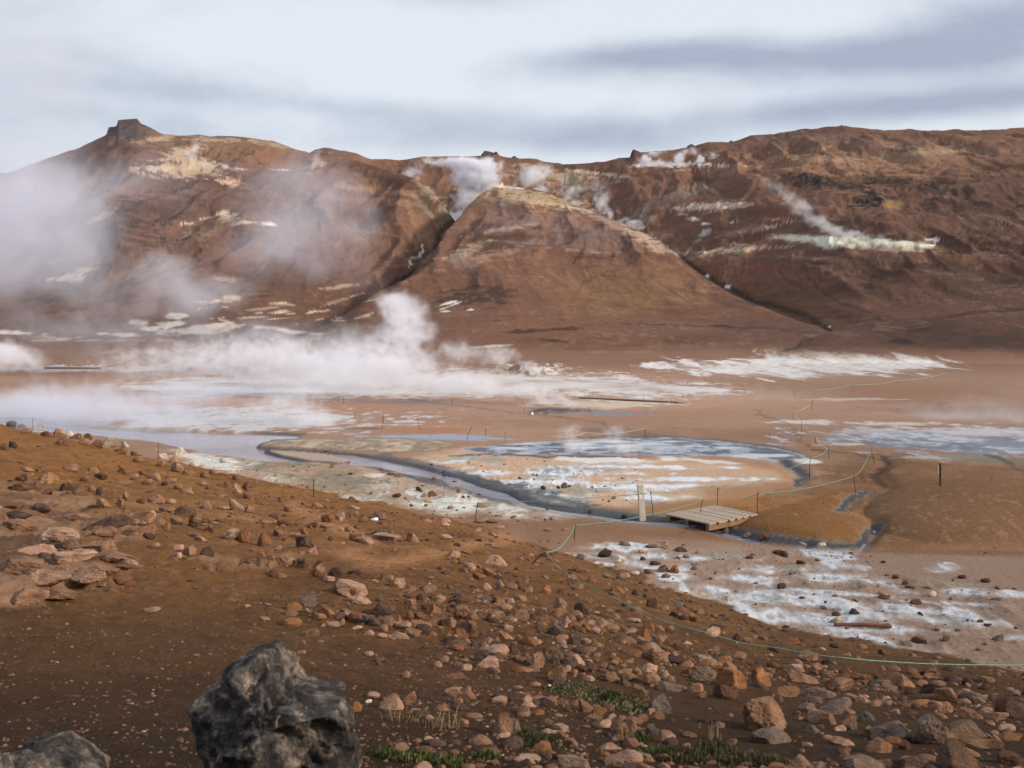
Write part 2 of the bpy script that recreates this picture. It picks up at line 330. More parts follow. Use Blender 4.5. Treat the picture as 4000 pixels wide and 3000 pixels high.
    crustify(((2416,2143,85,14,2),(2511,2175,130,11,2),(2320,2166,50,10,0),(2520,2206,100,12,2),(2650,2250,70,12,0),(2670,2221,50,9,0),(2765,2180,90,7,0),(3233,2165,127,18,2),(3260,2142,110,9,2),(2985,2216,75,14,0),(2985,2183,60,6,0),(3200,2210,140,14,3),(3284,2254,110,14,0),(3423,2273,120,16,6),(2872,2260,115,12,4),
                              (2960,2325,190,20,5),(2820,2305,90,12,8),(2830,2374,170,12,9),(3043,2412,190,26,8),(3180,2425,120,14,0),(3330,2462,190,14,2),(3400,2500,170,26,6),(3500,2525,180,28,9),(3620,2570,170,22,10),(3210,2480,110,10,3),(3690,2395,220,16,4),(3620,2420,180,16,4),(3850,2430,190,18,5),(3740,2310,120,10,4),(3600,2318,110,12,6),(3960,2326,60,12,0),(3690,2217,60,12,0),(3950,2490,60,10,0),(3300,2318,170,5,4),(3560,2460,160,12,3),(3800,2360,220,6,3),(2600,2350,120,6,12),(2730,2360,60,7,5),(4200,2450,200,20,0),(4300,2350,150,12,0)),
        [(lin(172,156,148), -0.9, 0.2, .6, .3), (lin(186,188,198), -0.30, 0.45, .75, .9), (lin(208,214,228), 0.15, 0.8, .85, 1.6), (lin(112,106,104), 0.85, 1.4, .6, 1.8)])
    fb(lin(142,144,128), 0.55*sst(0.1, 0.25, N1+A1*0.4)*sst(0, 40, P5))
    fb(lin(128,104,84), 0.8*sst(-10, 30, polyd(u, v, [(2250,2240),(2500,2290),(2650,2330),(2900,2420),(3200,2500),(2900,2460),(2500,2360),(2250,2280)], 2)))
    # mustard mounds and stream channels
    for (cx, cy, rx, ry, a, c) in ((3000,2090,330,30,5,lin(112,72,30)),(3240,1962,170,32,-10,lin(140,88,32)),(2820,1975,320,20,-3,lin(156,104,52)),(3120,2010,240,26,4,lin(146,96,44)),
                                (3000,1905,260,24,-4,lin(158,114,76)),(3380,1870,90,40,20,lin(136,92,52)),(3500,2080,160,60,0,lin(124,86,46)),(3700,1960,460,110,2,lin(118,80,46)),(2700,2090,300,16,3,lin(132,88,50)),(3140,2060,300,50,5,lin(126,84,36)),(3040,2104,240,18,5,lin(104,66,26)),(3230,1960,150,26,-10,lin(128,86,40)),(3900,2160,500,10,1,lin(140,92,42)),(3750,2030,380,70,4,lin(130,92,58))):
        fbb(c, 0.85, W, cx, cy, rx, ry, a, 0.5, 0.5)
    fb(lin(126,88,56), 0.7*sst(3330+0*u, 3560+0*u, u+W*90)*sst(1795, 1830, v)*sst(2200, 2080, v+W*30)); fb(lin(160,120,84), 0.6*sst(0.12, 0.24, fbm(X/0.16, Y/0.3, 3, 141)-0.5)*blob(u, v, W, 3700, 2000, 400, 100, 3, .4))
    fb(lin(86,58,36), 0.6*sst(18, 2, seg_d(u+W*40, v, [(3200,1758),(3330,1775),(3440,1790),(3480,1812)], 3)))
    fb(lin(92,62,40), 0.6*sst(16, 2, seg_d(u+W*40, v, [(2650,2085),(2780,2010),(3000,2020)], 3)))
    fb(lin(100,66,44), 0.5*sst(14, 2, seg_d(u+W*30, v, [(2960,1600),(2950,1620),(3080,1650),(3120,1720),(3200,1758)], 3)))
    for pts, w in ((STREAM, 20), (CH_A, 12), (CH_C, 12), (CH_D, 12)):
        d = seg_d(u+W*30, v+W*6, pts, 2.6)
        fb(lin(124,114,104), 0.7*sst(w*4.2, w*2.2, d)); fb(dmud*0.75, 0.95*sst(w*2.4, w*1.0, d+N1*20), 0.45)
    fbb(lin(46,50,64), 0.8, W, 1960, 1918, 110, 16, 14, .3, 1.2, w=0.6); fbb(dmud*1.2, 0.7, W, 1680, 1870, 110, 12, 10, .4, w=0.5); fbb(lin(70,72,78), 0.8, W, 2330, 2000, 180, 14, 5, .4, w=0.5)
    for pts, wd in (([(1380,1806),(1550,1846),(1700,1888),(1850,1928),(2000,1962)], 16), ([(1480,1776),(1640,1812),(1800,1850),(1950,1892),(2120,1938),(2300,1972)], 26), ([(1820,1880),(1930,1880),(2050,1900)], 12), ([(1960,1925),(2080,1918),(2200,1925)], 12)):
        d = seg_d(u+W*50, v+W*10, pts, 2.6); fb(lin(58,64,78), sst(wd*1.6, wd*0.4, d+(N1+N3)*50)*0.8, 0.5)
    d = seg_d(u+W*20, v+W*4, CH_B, 2.6); fb(lin(74,52,38), 0.85*sst(26, 8, d))  # this gully's shade, painted as brown along the channel
    lk = polyd(u, v, LAKE, 3.5)
    fb(lin(150,140,136), sst(-22, -4, lk+W*6)*0.7*sst(900, 500, u), 0.6); fb(dmud, sst(-14, -2, lk+W*6)*0.8*sst(900, 1100, u), 0.6)
    fb(lin(160,136,112), sst(-4, 14, polyd(u, v, ISLE1, 3.5)+W*8)*0.9); fb(lin(172,144,118), sst(-2, 10, polyd(u, v, ISLE2, 3.5)+W*3)*0.9); fb(lin(112,98,84), 0.6*sst(0.02, 0.2, N1+N3)*sst(0, 14, polyd(u, v, ISLE1, 3.5))); fb(lin(196,178,156), 0.6*sst(0.05, 0.2, -N1-N3*.5)*sst(0, 20, polyd(u, v, ISLE1, 3.5)))
    fb(lin(120,104,84), 0.6*sst(10, 1, np.abs(polyd(u, v, ISLE1, 3.5)-6))); fb(lin(70,62,58), 0.8*sst(9, 1, np.abs(polyd(u, v, ISLE2, 3.5))))
    # ---- the camera's hillside
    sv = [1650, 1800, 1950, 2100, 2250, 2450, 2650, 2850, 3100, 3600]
    sc = [lin(128,84,40), lin(130,86,42), lin(124,83,44), lin(120,81,46), lin(114,77,44), lin(97,66,38), lin(80,54,32), lin(62,43,27), lin(52,37,24), lin(50,36,24)]  # nearest soil darkened: shade along the bottom edge put into the colour
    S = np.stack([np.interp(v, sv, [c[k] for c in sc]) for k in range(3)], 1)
    B1 = fbm(X/0.9, Y/1.1, 5, 151)-0.5; B2 = fbm(X/0.12, Y/0.12, 4, 152)-0.5; B3 = fbm(X/2.6, Y/3.4, 4, 153)-0.5
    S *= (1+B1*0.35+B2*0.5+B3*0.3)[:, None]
    def smix(c, m):
        m = np.clip(m, 0, 1)[:, None]; S[:] = S*(1-m)+np.asarray(c)[None, :]*m
    smix(lin(160,112,74), 0.75*sst(60, 8, seg_d(u, v+B3*30, [(1150,1985),(1450,2120),(1350,2180),(1500,2210),(1900,2110),(2300,2080)], 1.6)))
    smix(lin(158,112,76), 0.6*sst(40, 6, seg_d(u, v, [(480,1960),(800,2010),(1000,2030)], 2)))
    smix(lin(176,134,96), 0.7*blob(u, v, B1, 2400, 2080, 380, 26, 0, .5))
    smix(lin(166,128,98), 0.6*blob(u, v, B1, 2150, 1995, 300, 18, 6, .5))
    smix(lin(58,38,26), 0.5*sst(0.06, 0.3, B1+B2*0.4))
    smix(lin(150,108,76), 0.5*sst(0.1, 0.3, B2+B3*0.3)*sst(2700, 2200, v))
    smix(lin(90,62,40), 0.5*blob(u, v, B1, 300, 2550, 500, 90, 0, .5))
    mk = outcrop_mask(u, v, X, Y)
    smix(lin(136,102,78), mk*0.85); 
    smix(lin(84,62,52), mk*0.7*sst(0.0, 0.16, B1+B3*.5)); smix(lin(158,122,98), mk*0.6*sst(0.02, 0.2, -B1+B2*.3))
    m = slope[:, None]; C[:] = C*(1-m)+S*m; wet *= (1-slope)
    # ---- hills
    if hill.any():
        i = np.nonzero(hill > 0)[0]
        us, vs, Xs, Zs = u[i], v[i], X[i], Z[i]
        hn, hf, hb = Hn[i], Hf[i], Hb[i]
        w = hn*1.6+hf*2.6
        K = np.zeros((len(i), 3))
        K[:] = lin(116,76,57)
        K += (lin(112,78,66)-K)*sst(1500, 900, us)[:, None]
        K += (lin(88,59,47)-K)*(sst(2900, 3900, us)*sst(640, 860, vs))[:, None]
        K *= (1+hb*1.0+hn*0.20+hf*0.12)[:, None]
        def hm(c, m):
            m = np.clip(m, 0, 1)[:, None]; K[:] = K*(1-m)+np.asarray(c)[None, :]*m
        def H(off, items, wob=1.0, soft=0.4):
            ox, oy = off
            for it in items:
                cx, cy, rx, ry, a, c, s = it
                x0, y0, r1, r2 = ox+cx*.633, oy+cy*.633, rx*.633, ry*.633
                j = np.nonzero((np.abs(us-x0) < r1*1.8) & (np.abs(vs-y0) < r2*1.9+r1*abs(math.sin(math.radians(a)))*1.6))[0]
                if not len(j): continue
                m = np.clip(s*blob(us[j], vs[j], w[j], x0, y0, r1, r2, a, soft, wob), 0, 1)[:, None]
                K[j] = K[j]*(1-m)+np.asarray(c)[None, :]*m
        def HS(off, pts, wd, c, s):
            ox, oy = off
            hm(c, s*sst(wd*1.3, wd*0.3, seg_d(us+w*10, vs+w*8, [(ox+x*.633, oy+y*.633) for x, y in pts])))
        tanh = lin(186,152,120); pale = lin(208,178,152); wh = lin(222,212,200); dk = lin(58,42,36); dk2 = lin(78,54,44)
        R1 = (0, 400); R2 = (1300, 400); R3 = (2600, 400)
        H(R1, [(1400,280,600,90,8,lin(138,98,70),.7),(1900,420,400,90,12,lin(136,88,60),.7),(500,950,420,260,-20,lin(64,48,44),.75),(1000,660,300,80,-14,lin(66,50,46),.65),(1700,1080,420,110,-6,lin(78,56,46),.6),(800,170,110,70,0,lin(70,62,68),.85),(1750,650,330,260,0,lin(122,84,72),.5),  # wide dark oval paints in the shading of the left valley
               (1100,330,120,34,-20,tanh,.9),(1230,390,100,30,0,pale,.85),(1130,430,190,34,5,tanh,.85),(1010,400,120,30,-15,tanh,.7),(930,412,100,22,0,pale,.6),(1410,487,75,24,-3,lin(204,160,132),.95),(1440,410,50,7,5,pale,.8),(1740,415,40,5,0,wh,.8),(1930,395,55,24,-20,tanh,.8),
               (980,225,120,14,-10,tanh,.7),(1380,228,170,14,2,tanh,.7),(1750,270,200,12,10,tanh,.5),(1390,700,70,22,10,lin(206,176,152),.95),(1500,742,66,13,-6,pale,.9),(1660,752,40,12,0,wh,.95),(1210,735,90,9,-16,pale,.7),(1125,753,22,6,-5,wh,.9),(1280,790,170,46,-25,lin(138,104,80),.6),
               (900,990,330,22,-32,lin(136,108,84),.7),(600,1150,300,30,-30,lin(120,96,76),.5),(640,690,70,18,-24,tanh,.6),(430,1088,80,22,-8,lin(206,190,170),.9),(540,1030,60,14,-8,pale,.7),(370,970,60,7,-20,pale,.7),(1410,1208,80,18,-6,lin(206,170,134),.9),(1770,1243,60,11,2,pale,.9),(1390,1090,60,14,4,tanh,.6),
               (1600,1275,90,5,-5,pale,.8),(1580,1325,90,5,-3,pale,.8),(1700,1335,60,4,-3,pale,.8),(2090,1225,150,6,-18,pale,.8),(2100,1135,130,11,-8,tanh,.8),(850,1358,40,11,4,wh,.6),(1100,1312,52,16,0,wh,.6),(1380,1365,80,11,-4,pale,.9),(1060,1375,120,16,-10,wh,.65),(1290,1400,380,20,-3,lin(200,190,184),.65),(740,1432,120,11,0,wh,.6),
               (1800,1415,130,9,3,wh,.6),(350,1450,130,11,2,pale,.8),(100,1422,170,13,3,lin(220,208,198),.9),(700,1470,400,5,0,tanh,.7),(1600,1198,120,7,-6,dk,.7),(850,770,190,14,-5,dk,.5),(200,1330,500,60,-3,lin(98,68,56),.6),(500,1300,300,10,-3,lin(140,100,74),.6),(1750,1250,300,60,-4,lin(116,76,60),.5)])
        for k in range(26):
            rr = random.Random(500+k)
            H(R1, [(rr.uniform(1200,2300), rr.uniform(1215,1350), rr.uniform(14,60), rr.uniform(2.5,5), rr.uniform(-12,4), pale, .8)])
        H(R2, [(1500,1150,900,300,0,lin(124,80,56),.5),(1850,1150,360,130,0,lin(128,90,52),.6),(1250,600,300,52,6,lin(182,146,110),.95),(1080,760,330,60,-4,lin(140,100,86),.55),(960,950,200,30,-14,lin(166,128,108),.6),(1350,720,330,50,8,lin(146,108,92),.5),(1420,620,170,22,14,lin(150,128,80),.6),(980,512,60,9,0,wh,.9),(1100,525,120,7,6,wh,.6),(930,570,70,26,-45,lin(176,142,100),.8),(880,620,80,20,-45,lin(110,84,66),.7),
               (700,660,60,50,0,lin(120,106,84),.8),(620,590,110,22,48,tanh,.7),(560,640,100,14,50,tanh,.6),(850,905,130,26,-18,lin(168,138,118),.8),(1000,790,260,12,-10,lin(170,142,134),.8),(900,780,120,20,-10,lin(100,72,76),.7),(1050,650,110,50,0,lin(112,88,86),.7),(1200,720,200,24,0,lin(120,92,86),.7),
               (1350,450,270,26,4,lin(172,140,110),.85),(1240,400,140,14,10,tanh,.6),(1650,440,170,10,6,pale,.7),(1500,500,80,30,30,lin(150,130,96),.6),(560,640,60,60,0,lin(100,90,76),.5),(320,512,100,14,4,dk2,.6),(350,480,120,18,10,dk2,.7),(250,540,220,18,6,lin(160,112,84),.6),(150,600,300,20,3,lin(150,108,84),.5),
               (1700,740,270,20,22,lin(168,134,118),.7),(1930,850,140,30,28,lin(190,156,134),.7),(2050,905,150,18,20,lin(172,138,114),.7),(1500,655,180,10,8,pale,.6),(1500,860,230,50,4,lin(112,88,82),.7),(1600,800,200,40,10,lin(118,92,84),.6),(1550,955,190,18,2,dk2,.75),(1450,910,200,7,4,lin(160,130,120),.6),(1180,870,70,18,-5,lin(120,104,96),.6),
               (900,1200,260,46,-6,lin(72,48,38),.85),(1060,1240,60,14,-10,dk,.7),(990,1270,70,8,0,dk,.7),(690,1245,46,6,-14,wh,.95),(700,1290,30,4,-5,wh,.9),(720,1258,50,3,-20,wh,.9),(855,1278,20,3,-4,wh,.95),(1060,965,120,16,0,lin(146,92,58),.7),(700,1340,400,20,-3,lin(110,72,56),.6),
               (1300,1405,190,11,-3,dk,.85),(1340,1468,100,7,6,dk,.85),(1540,1522,80,8,4,dk,.8),(1020,1350,30,5,0,dk,.8),(1200,1460,90,10,0,lin(110,74,56),.6),(2050,1372,260,6,2,lin(66,54,54),.8),(1830,1500,200,5,-3,dk2,.6),(1850,1540,160,6,0,pale,.6),(900,1510,130,6,-4,wh,.7),(800,1520,80,4,-8,pale,.7),
               (1800,560,30,200,40,lin(110,72,56),.5),(2150,560,240,40,-20,lin(128,104,90),.6),(1900,700,60,40,0,lin(150,130,116),.5),(2000,620,200,30,-20,lin(126,104,92),.5)])
        HS(R2, [(1300,700),(1330,760),(1320,840),(1280,900),(1250,980)], 18, lin(142,94,68), .6)
        HS(R2, [(470,620),(490,720),(540,830),(500,900),(350,980),(275,1060),(300,1150)], 10, lin(158,106,70), .8)
        HS(R2, [(520,700),(560,800),(640,900)], 26, lin(140,98,70), .6)
        HS(R2, [(660,720),(740,700)], 22, lin(96,88,70), .7); HS(R2, [(745,715),(660,800),(640,900),(600,980),(450,1085),(310,1155)], 14, lin(60,42,36), .85)
        HS(R2, [(460,1010),(490,965),(530,935),(555,885)], 4.5, lin(232,206,184), 1.0); HS(R2, [(575,965),(620,960)], 6, dk, .8)
        HS(R2, [(1740,800),(1850,900),(1890,960),(1800,1020),(1550,1105),(1520,1180)], 4, lin(84,56,42), .6); HS(R2, [(1930,1060),(2100,1170),(2250,1270)], 4, lin(84,56,42), .6)
        HS(R2, [(1440,640),(1470,700)], 4, dk2, .5); HS(R2, [(1560,560),(1640,520),(1700,470)], 5, lin(92,64,50), .5); HS(R2, [(1850,520),(1980,460)], 4, dk2, .5); HS(R2, [(2040,540),(2130,470)], 4, dk2, .5)
        H(R3, [(1250,350,700,60,0,lin(150,108,78),.7),(1100,420,700,36,2,lin(152,106,76),.7),(1150,260,620,50,2,lin(120,90,76),.6),(1900,300,500,40,3,lin(146,112,84),.6),(2050,560,320,250,0,lin(96,66,52),.55),(1500,700,500,120,3,lin(112,76,58),.5),(600,1040,260,34,3,lin(132,72,50),.7),(1500,900,700,60,3,lin(124,84,62),.4),
               (1380,1300,900,40,0,lin(120,76,52),.5),(1670,845,52,11,0,lin(200,192,180),.95),(1640,880,80,4,-3,wh,.9),(1500,880,110,12,6,lin(206,196,176),.8),
               (450,912,170,18,-5,lin(208,178,144),.85),(600,890,150,14,0,lin(190,150,120),.7),(640,770,160,8,-10,pale,.8),(480,790,160,20,-10,lin(160,116,92),.7),(300,642,170,22,-3,lin(206,178,152),.85),(450,625,80,8,0,pale,.7),(700,723,110,4,2,lin(206,132,100),.9),(420,740,50,6,0,wh,.8),(250,795,40,14,-30,lin(190,190,176),.9),(200,850,80,10,-45,lin(150,140,120),.6),
               (400,970,60,20,0,lin(140,120,110),.5),(850,960,200,14,2,lin(132,104,88),.5),(1000,350,320,10,0,lin(170,130,96),.6),(1680,310,160,12,-3,lin(166,132,92),.6),(950,285,60,8,0,lin(170,130,90),.7),(50,385,200,10,0,wh,.9),(250,385,140,9,0,wh,.8),(100,420,150,7,-4,lin(180,130,96),.7),
               (900,482,140,32,6,lin(46,36,34),.95),(1060,510,200,28,7,lin(52,40,36),.9),(780,500,60,14,0,lin(60,46,42),.7),(1400,492,190,26,5,lin(50,38,34),.92),(1450,470,60,10,0,dk,.8),(1640,522,100,20,8,dk,.8),(1245,600,84,50,5,lin(34,27,26),.97),(1400,590,36,14,10,dk,.8),(1390,630,42,20,0,lin(140,104,58),.9),(1150,640,30,10,0,dk,.8),(1720,545,180,18,6,lin(60,44,38),.85),(1750,610,150,12,4,lin(66,48,42),.8),(1850,640,80,16,4,lin(66,48,42),.8),(1800,450,300,6,3,dk2,.5),(1900,580,200,6,5,dk2,.6),
               (210,485,80,18,-8,lin(80,56,46),.8),(350,560,110,24,0,lin(88,66,56),.7),(550,680,100,12,4,lin(80,58,48),.7),(1400,435,60,7,0,dk2,.8),(920,988,70,9,2,lin(64,44,38),.8),(1130,960,110,12,2,lin(76,54,44),.85),(1400,955,100,7,2,lin(80,56,46),.7),
               (450,1388,330,7,2,lin(50,42,40),.9),(350,1378,90,7,0,lin(44,36,36),.9),(780,1410,120,9,6,lin(54,44,42),.9),(880,1455,50,12,0,lin(60,48,42),.85),(800,1525,110,14,-2,lin(52,44,44),.9),(900,1545,70,11,15,lin(160,130,100),.8),(1060,1580,130,12,3,lin(150,140,146),.7),(600,1420,600,30,2,lin(104,74,64),.6),(650,1500,500,14,-1,lin(98,70,58),.5),
               (1600,1400,100,14,-8,lin(36,28,28),.9),(1820,1310,200,9,-9,lin(34,28,28),.9),(2130,1278,140,8,-6,lin(30,26,26),.9),(1450,1478,90,16,0,lin(44,36,32),.9),(1900,1420,560,80,6,lin(70,47,37),.8),(1500,1300,800,60,-4,lin(84,56,43),.5),(2000,1380,300,50,4,lin(104,64,48),.6),(2000,1530,400,10,3,lin(70,48,38),.7),(1500,1550,800,30,2,lin(124,84,58),.6),
               (1650,1060,100,8,0,lin(120,84,60),.5),(500,1180,160,14,20,lin(84,54,42),.6)])
        HS(R3, [(100,960),(250,1070),(400,1150),(540,1230),(700,1260),(900,1330),(1000,1400)], 14, lin(58,40,34), .85)  # gully shadow painted as a dark stroke
        for pts in ([(1040,1020),(1075,1080),(1130,1150)],[(1330,1060),(1370,1130),(1370,1210)],[(1470,1080),(1500,1170),(1490,1230)],[(1545,1060),(1590,1140),(1585,1200),(1550,1240)],[(1710,1070),(1725,1140),(1710,1220)],[(860,1010),(890,1080),(930,1140),(1050,1220),(1270,1300)],[(700,1040),(750,1100),(850,1150)],[(1920,1150),(1920,1240)],[(1800,1130),(1850,1200)],[(960,1060),(970,1110)],[(1260,1090),(1280,1160)]):
            HS(R3, pts, 5.5, lin(78,50,38), .7)
        H(R3, [(1250,890,340,16,4,lin(196,166,132),.8),(1130,855,430,24,3,lin(218,208,184),.98),(800,835,130,18,4,lin(208,198,174),.95),(1010,875,70,30,3,lin(206,198,178),.9),(1140,865,50,34,3,lin(196,188,166),.85),(1230,860,60,34,3,lin(200,192,172),.85),(1500,878,60,20,3,lin(200,192,172),.85)], .3, .3)
        for k in range(44):
            rr = random.Random(900+k); x = rr.uniform(760,1560); y = 850+0.03*(x-760)+rr.uniform(0,20)
            HS(R3, [(x,y),(x+rr.uniform(-8,8),y+rr.uniform(30,70))], 2.5, lin(120,92,70), .6)
        for x, y, r_ in ((255,1070,12),(262,1078,8),(385,1138,22),(1012,1385,12)):
            H(R3, [(x,y,r_,r_*.4,0,lin(235,235,240),1.0)], .5)
        # scree specks
        sp = fbm(Xs/1.5, Zs/0.5, 4, 161)
        hm(dk2, 0.25*sst(0.62, 0.72, sp)); hm(lin(160,124,100), 0.22*sst(0.40, 0.32, sp)*sst(-0.05, 0.1, hn))
        m = hill[i][:, None]
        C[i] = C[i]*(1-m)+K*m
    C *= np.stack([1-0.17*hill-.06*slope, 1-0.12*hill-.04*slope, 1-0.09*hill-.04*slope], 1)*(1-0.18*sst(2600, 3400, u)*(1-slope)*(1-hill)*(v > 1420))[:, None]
    lum = (C@np.array([.3, .55, .15]))[:, None]
    och = np.maximum(sst(2700, 2950, u)*sst(3520, 3380, u)*sst(1880, 1950, v)*sst(2170, 2120, v), 0.7*sst(3300, 3450, u)*sst(1800, 1850, v)*sst(2180, 2120, v))
    C = lum+(C-lum)*(0.84-0.05*hill+0.10*slope-0.12*(1-hill)*(1-slope)*(1-och)+0.02*och)[:, None]
    return np.clip(C, 0.004, 0.9), np.clip(wet, 0, 1), hill

def mesh_from(name, V, faces4=None, tris=None, smooth=True):
    me = bpy.data.meshes.new(name)
    me.vertices.add(len(V)); me.vertices.foreach_set('co', np.asarray(V, dtype=np.float32).ravel())
    fs = faces4 if faces4 is not None else tris
    k = fs.shape[1]; nf = len(fs)
    me.loops.add(nf*k); me.polygons.add(nf)
    me.loops.foreach_set('vertex_index', fs.astype(np.int32).ravel())
    me.polygons.foreach_set('loop_start', np.arange(0, nf*k, k, dtype=np.int32))
    me.polygons.foreach_set('loop_total', np.full(nf, k, dtype=np.int32))
    me.polygons.foreach_set('use_smooth', np.full(nf, smooth))
    me.update(calc_edges=True)
    return me
def attr(me, name, data):
    if data.ndim == 2:
        a = me.attributes.new(name, 'FLOAT_COLOR', 'POINT')
        a.data.foreach_set('color', np.concatenate([data, np.ones((len(data), 1))], 1).astype(np.float32).ravel())
    else:
        a = me.attributes.new(name, 'FLOAT', 'POINT'); a.data.foreach_set('value', data.astype(np.float32))
def obj(name, me, mat=None, parent=None, loc=None):
    o = bpy.data.objects.new(name, me); COL.objects.link(o)
    if mat is not None and me is not None and not me.materials: me.materials.append(mat)
    if parent is not None: o.parent = parent
    if loc is not None: o.location = loc
    return o
def tag(o, label=None, cat=None, group=None, kind=None):
    if label: o['label'] = label
    if cat: o['category'] = cat
    if group: o['group'] = group
    if kind: o['kind'] = kind
    return o

# ---------------------------------------------------------------- materials
def newmat(name):
    m = bpy.data.materials.new(name); m.use_nodes = True
    nt = m.node_tree; b = nt.nodes['Principled BSDF']
    return m, nt, b
def N(nt, t, **kw):
    n = nt.nodes.new(t)
    for k, v in kw.items(): setattr(n, k, v)
    return n
def math_(nt, op, a, b=None, c=None):
    n = N(nt, 'ShaderNodeMath', operation=op)
    for i, x in enumerate((a, b, c)):
        if x is None: continue
        if isinstance(x, (int, float)): n.inputs[i].default_value = x
        else: nt.links.new(x, n.inputs[i])
    return n.outputs[0]
def noise(nt, vec, scale, detail=4, rough=0.55, dist=0.0):
    n = N(nt, 'ShaderNodeTexNoise'); n.inputs['Scale'].default_value = scale; n.inputs['Detail'].default_value = detail
    n.inputs['Roughness'].default_value = rough; n.inputs['Distortion'].default_value = dist
    if vec is not None: nt.links.new(vec, n.inputs['Vector'])
    return n.outputs['Fac']
def ramp(nt, fac, stops):
    r = N(nt, 'ShaderNodeValToRGB'); el = r.color_ramp.elements
    while len(el) < len(stops): el.new(0.5)
    for e, (p, c) in zip(el, stops):
        e.position = p; e.color = (*c, 1) if len(c) == 3 else c
    nt.links.new(fac, r.inputs[0]); return r.outputs[0]
def mixc(nt, fac, a, b, mode='MIX'):
    n = N(nt, 'ShaderNodeMix', data_type='RGBA', blend_type=mode)
    for s, x in ((0, fac), (6, a), (7, b)):
        if isinstance(x, (int, float)): n.inputs[s].default_value = x
        elif isinstance(x, (tuple, list, np.ndarray)): n.inputs[s].default_value = (*x[:3], 1)
        else: nt.links.new(x, n.inputs[s])
    return n.outputs[2]
def bump(nt, h, strength, dist, nrm=None):
    b = N(nt, 'ShaderNodeBump'); b.inputs['Strength'].default_value = strength; b.inputs['Distance'].default_value = dist
    nt.links.new(h, b.inputs['Height'])
    if nrm is not None: nt.links.new(nrm, b.inputs['Normal'])
    return b.outputs[0]
def ground_mat():
    m, nt, b = newmat('mineral_ground')
    geo = N(nt, 'ShaderNodeNewGeometry'); pos = geo.outputs['Position']
    at = N(nt, 'ShaderNodeAttribute', attribute_name='Col'); wt = N(nt, 'ShaderNodeAttribute', attribute_name='wet'); hl = N(nt, 'ShaderNodeAttribute', attribute_name='hill')
    n1 = noise(nt, pos, 9.0, 8, 0.7); n2 = noise(nt, pos, 45.0, 4, 0.6); n3 = noise(nt, pos, 0.9, 8, 0.65)
    near = math_(nt, 'ADD', math_(nt, 'MULTIPLY', n1, 0.6), math_(nt, 'MULTIPLY', n2, 0.55))
    far = math_(nt, 'MULTIPLY_ADD', n3, 0.62, 0.27)
    hm = N(nt, 'ShaderNodeMix', data_type='FLOAT'); nt.links.new(hl.outputs['Fac'], hm.inputs[0]); nt.links.new(near, hm.inputs[2]); nt.links.new(far, hm.inputs[3])
    f = math_(nt, 'MULTIPLY_ADD', hm.outputs[0], 1.5, 0.13)
    col = mixc(nt, 1.0, at.outputs['Color'], f, 'MULTIPLY')
    nt.links.new(col, b.inputs['Base Color'])
    r = math_(nt, 'MULTIPLY_ADD', wt.outputs['Fac'], -0.62, 0.97); nt.links.new(r, b.inputs['Roughness'])
    sp = math_(nt, 'MULTIPLY_ADD', wt.outputs['Fac'], 0.5, 0.12); nt.links.new(sp, b.inputs['Specular IOR Level'])
    h1 = bump(nt, n1, 1.0, 0.08); h2 = bump(nt, n2, 0.4, 0.012, h1)
    hs = N(nt, 'ShaderNodeBump'); nt.links.new(math_(nt, 'MULTIPLY', hl.outputs['Fac'], 0.9), hs.inputs['Strength']); hs.inputs['Distance'].default_value = 0.26
    nt.links.new(n3, hs.inputs['Height']); nt.links.new(h2, hs.inputs['Normal'])
    nt.links.new(hs.outputs[0], b.inputs['Normal'])
    return m
ROCKC = {
 't': ((124,92,72),(80,58,46),(160,124,100)), 'p': ((148,116,98),(100,76,62),(184,152,132)), 'o': ((128,88,60),(82,57,42),(158,114,80)),
 'd': ((78,60,52),(50,40,38),(112,84,66)), 'g': ((108,92,84),(66,57,54),(142,120,106)), 'w': ((176,162,146),(120,104,90),(204,194,180)), 'b': ((92,88,88),(62,60,62),(130,118,110))}
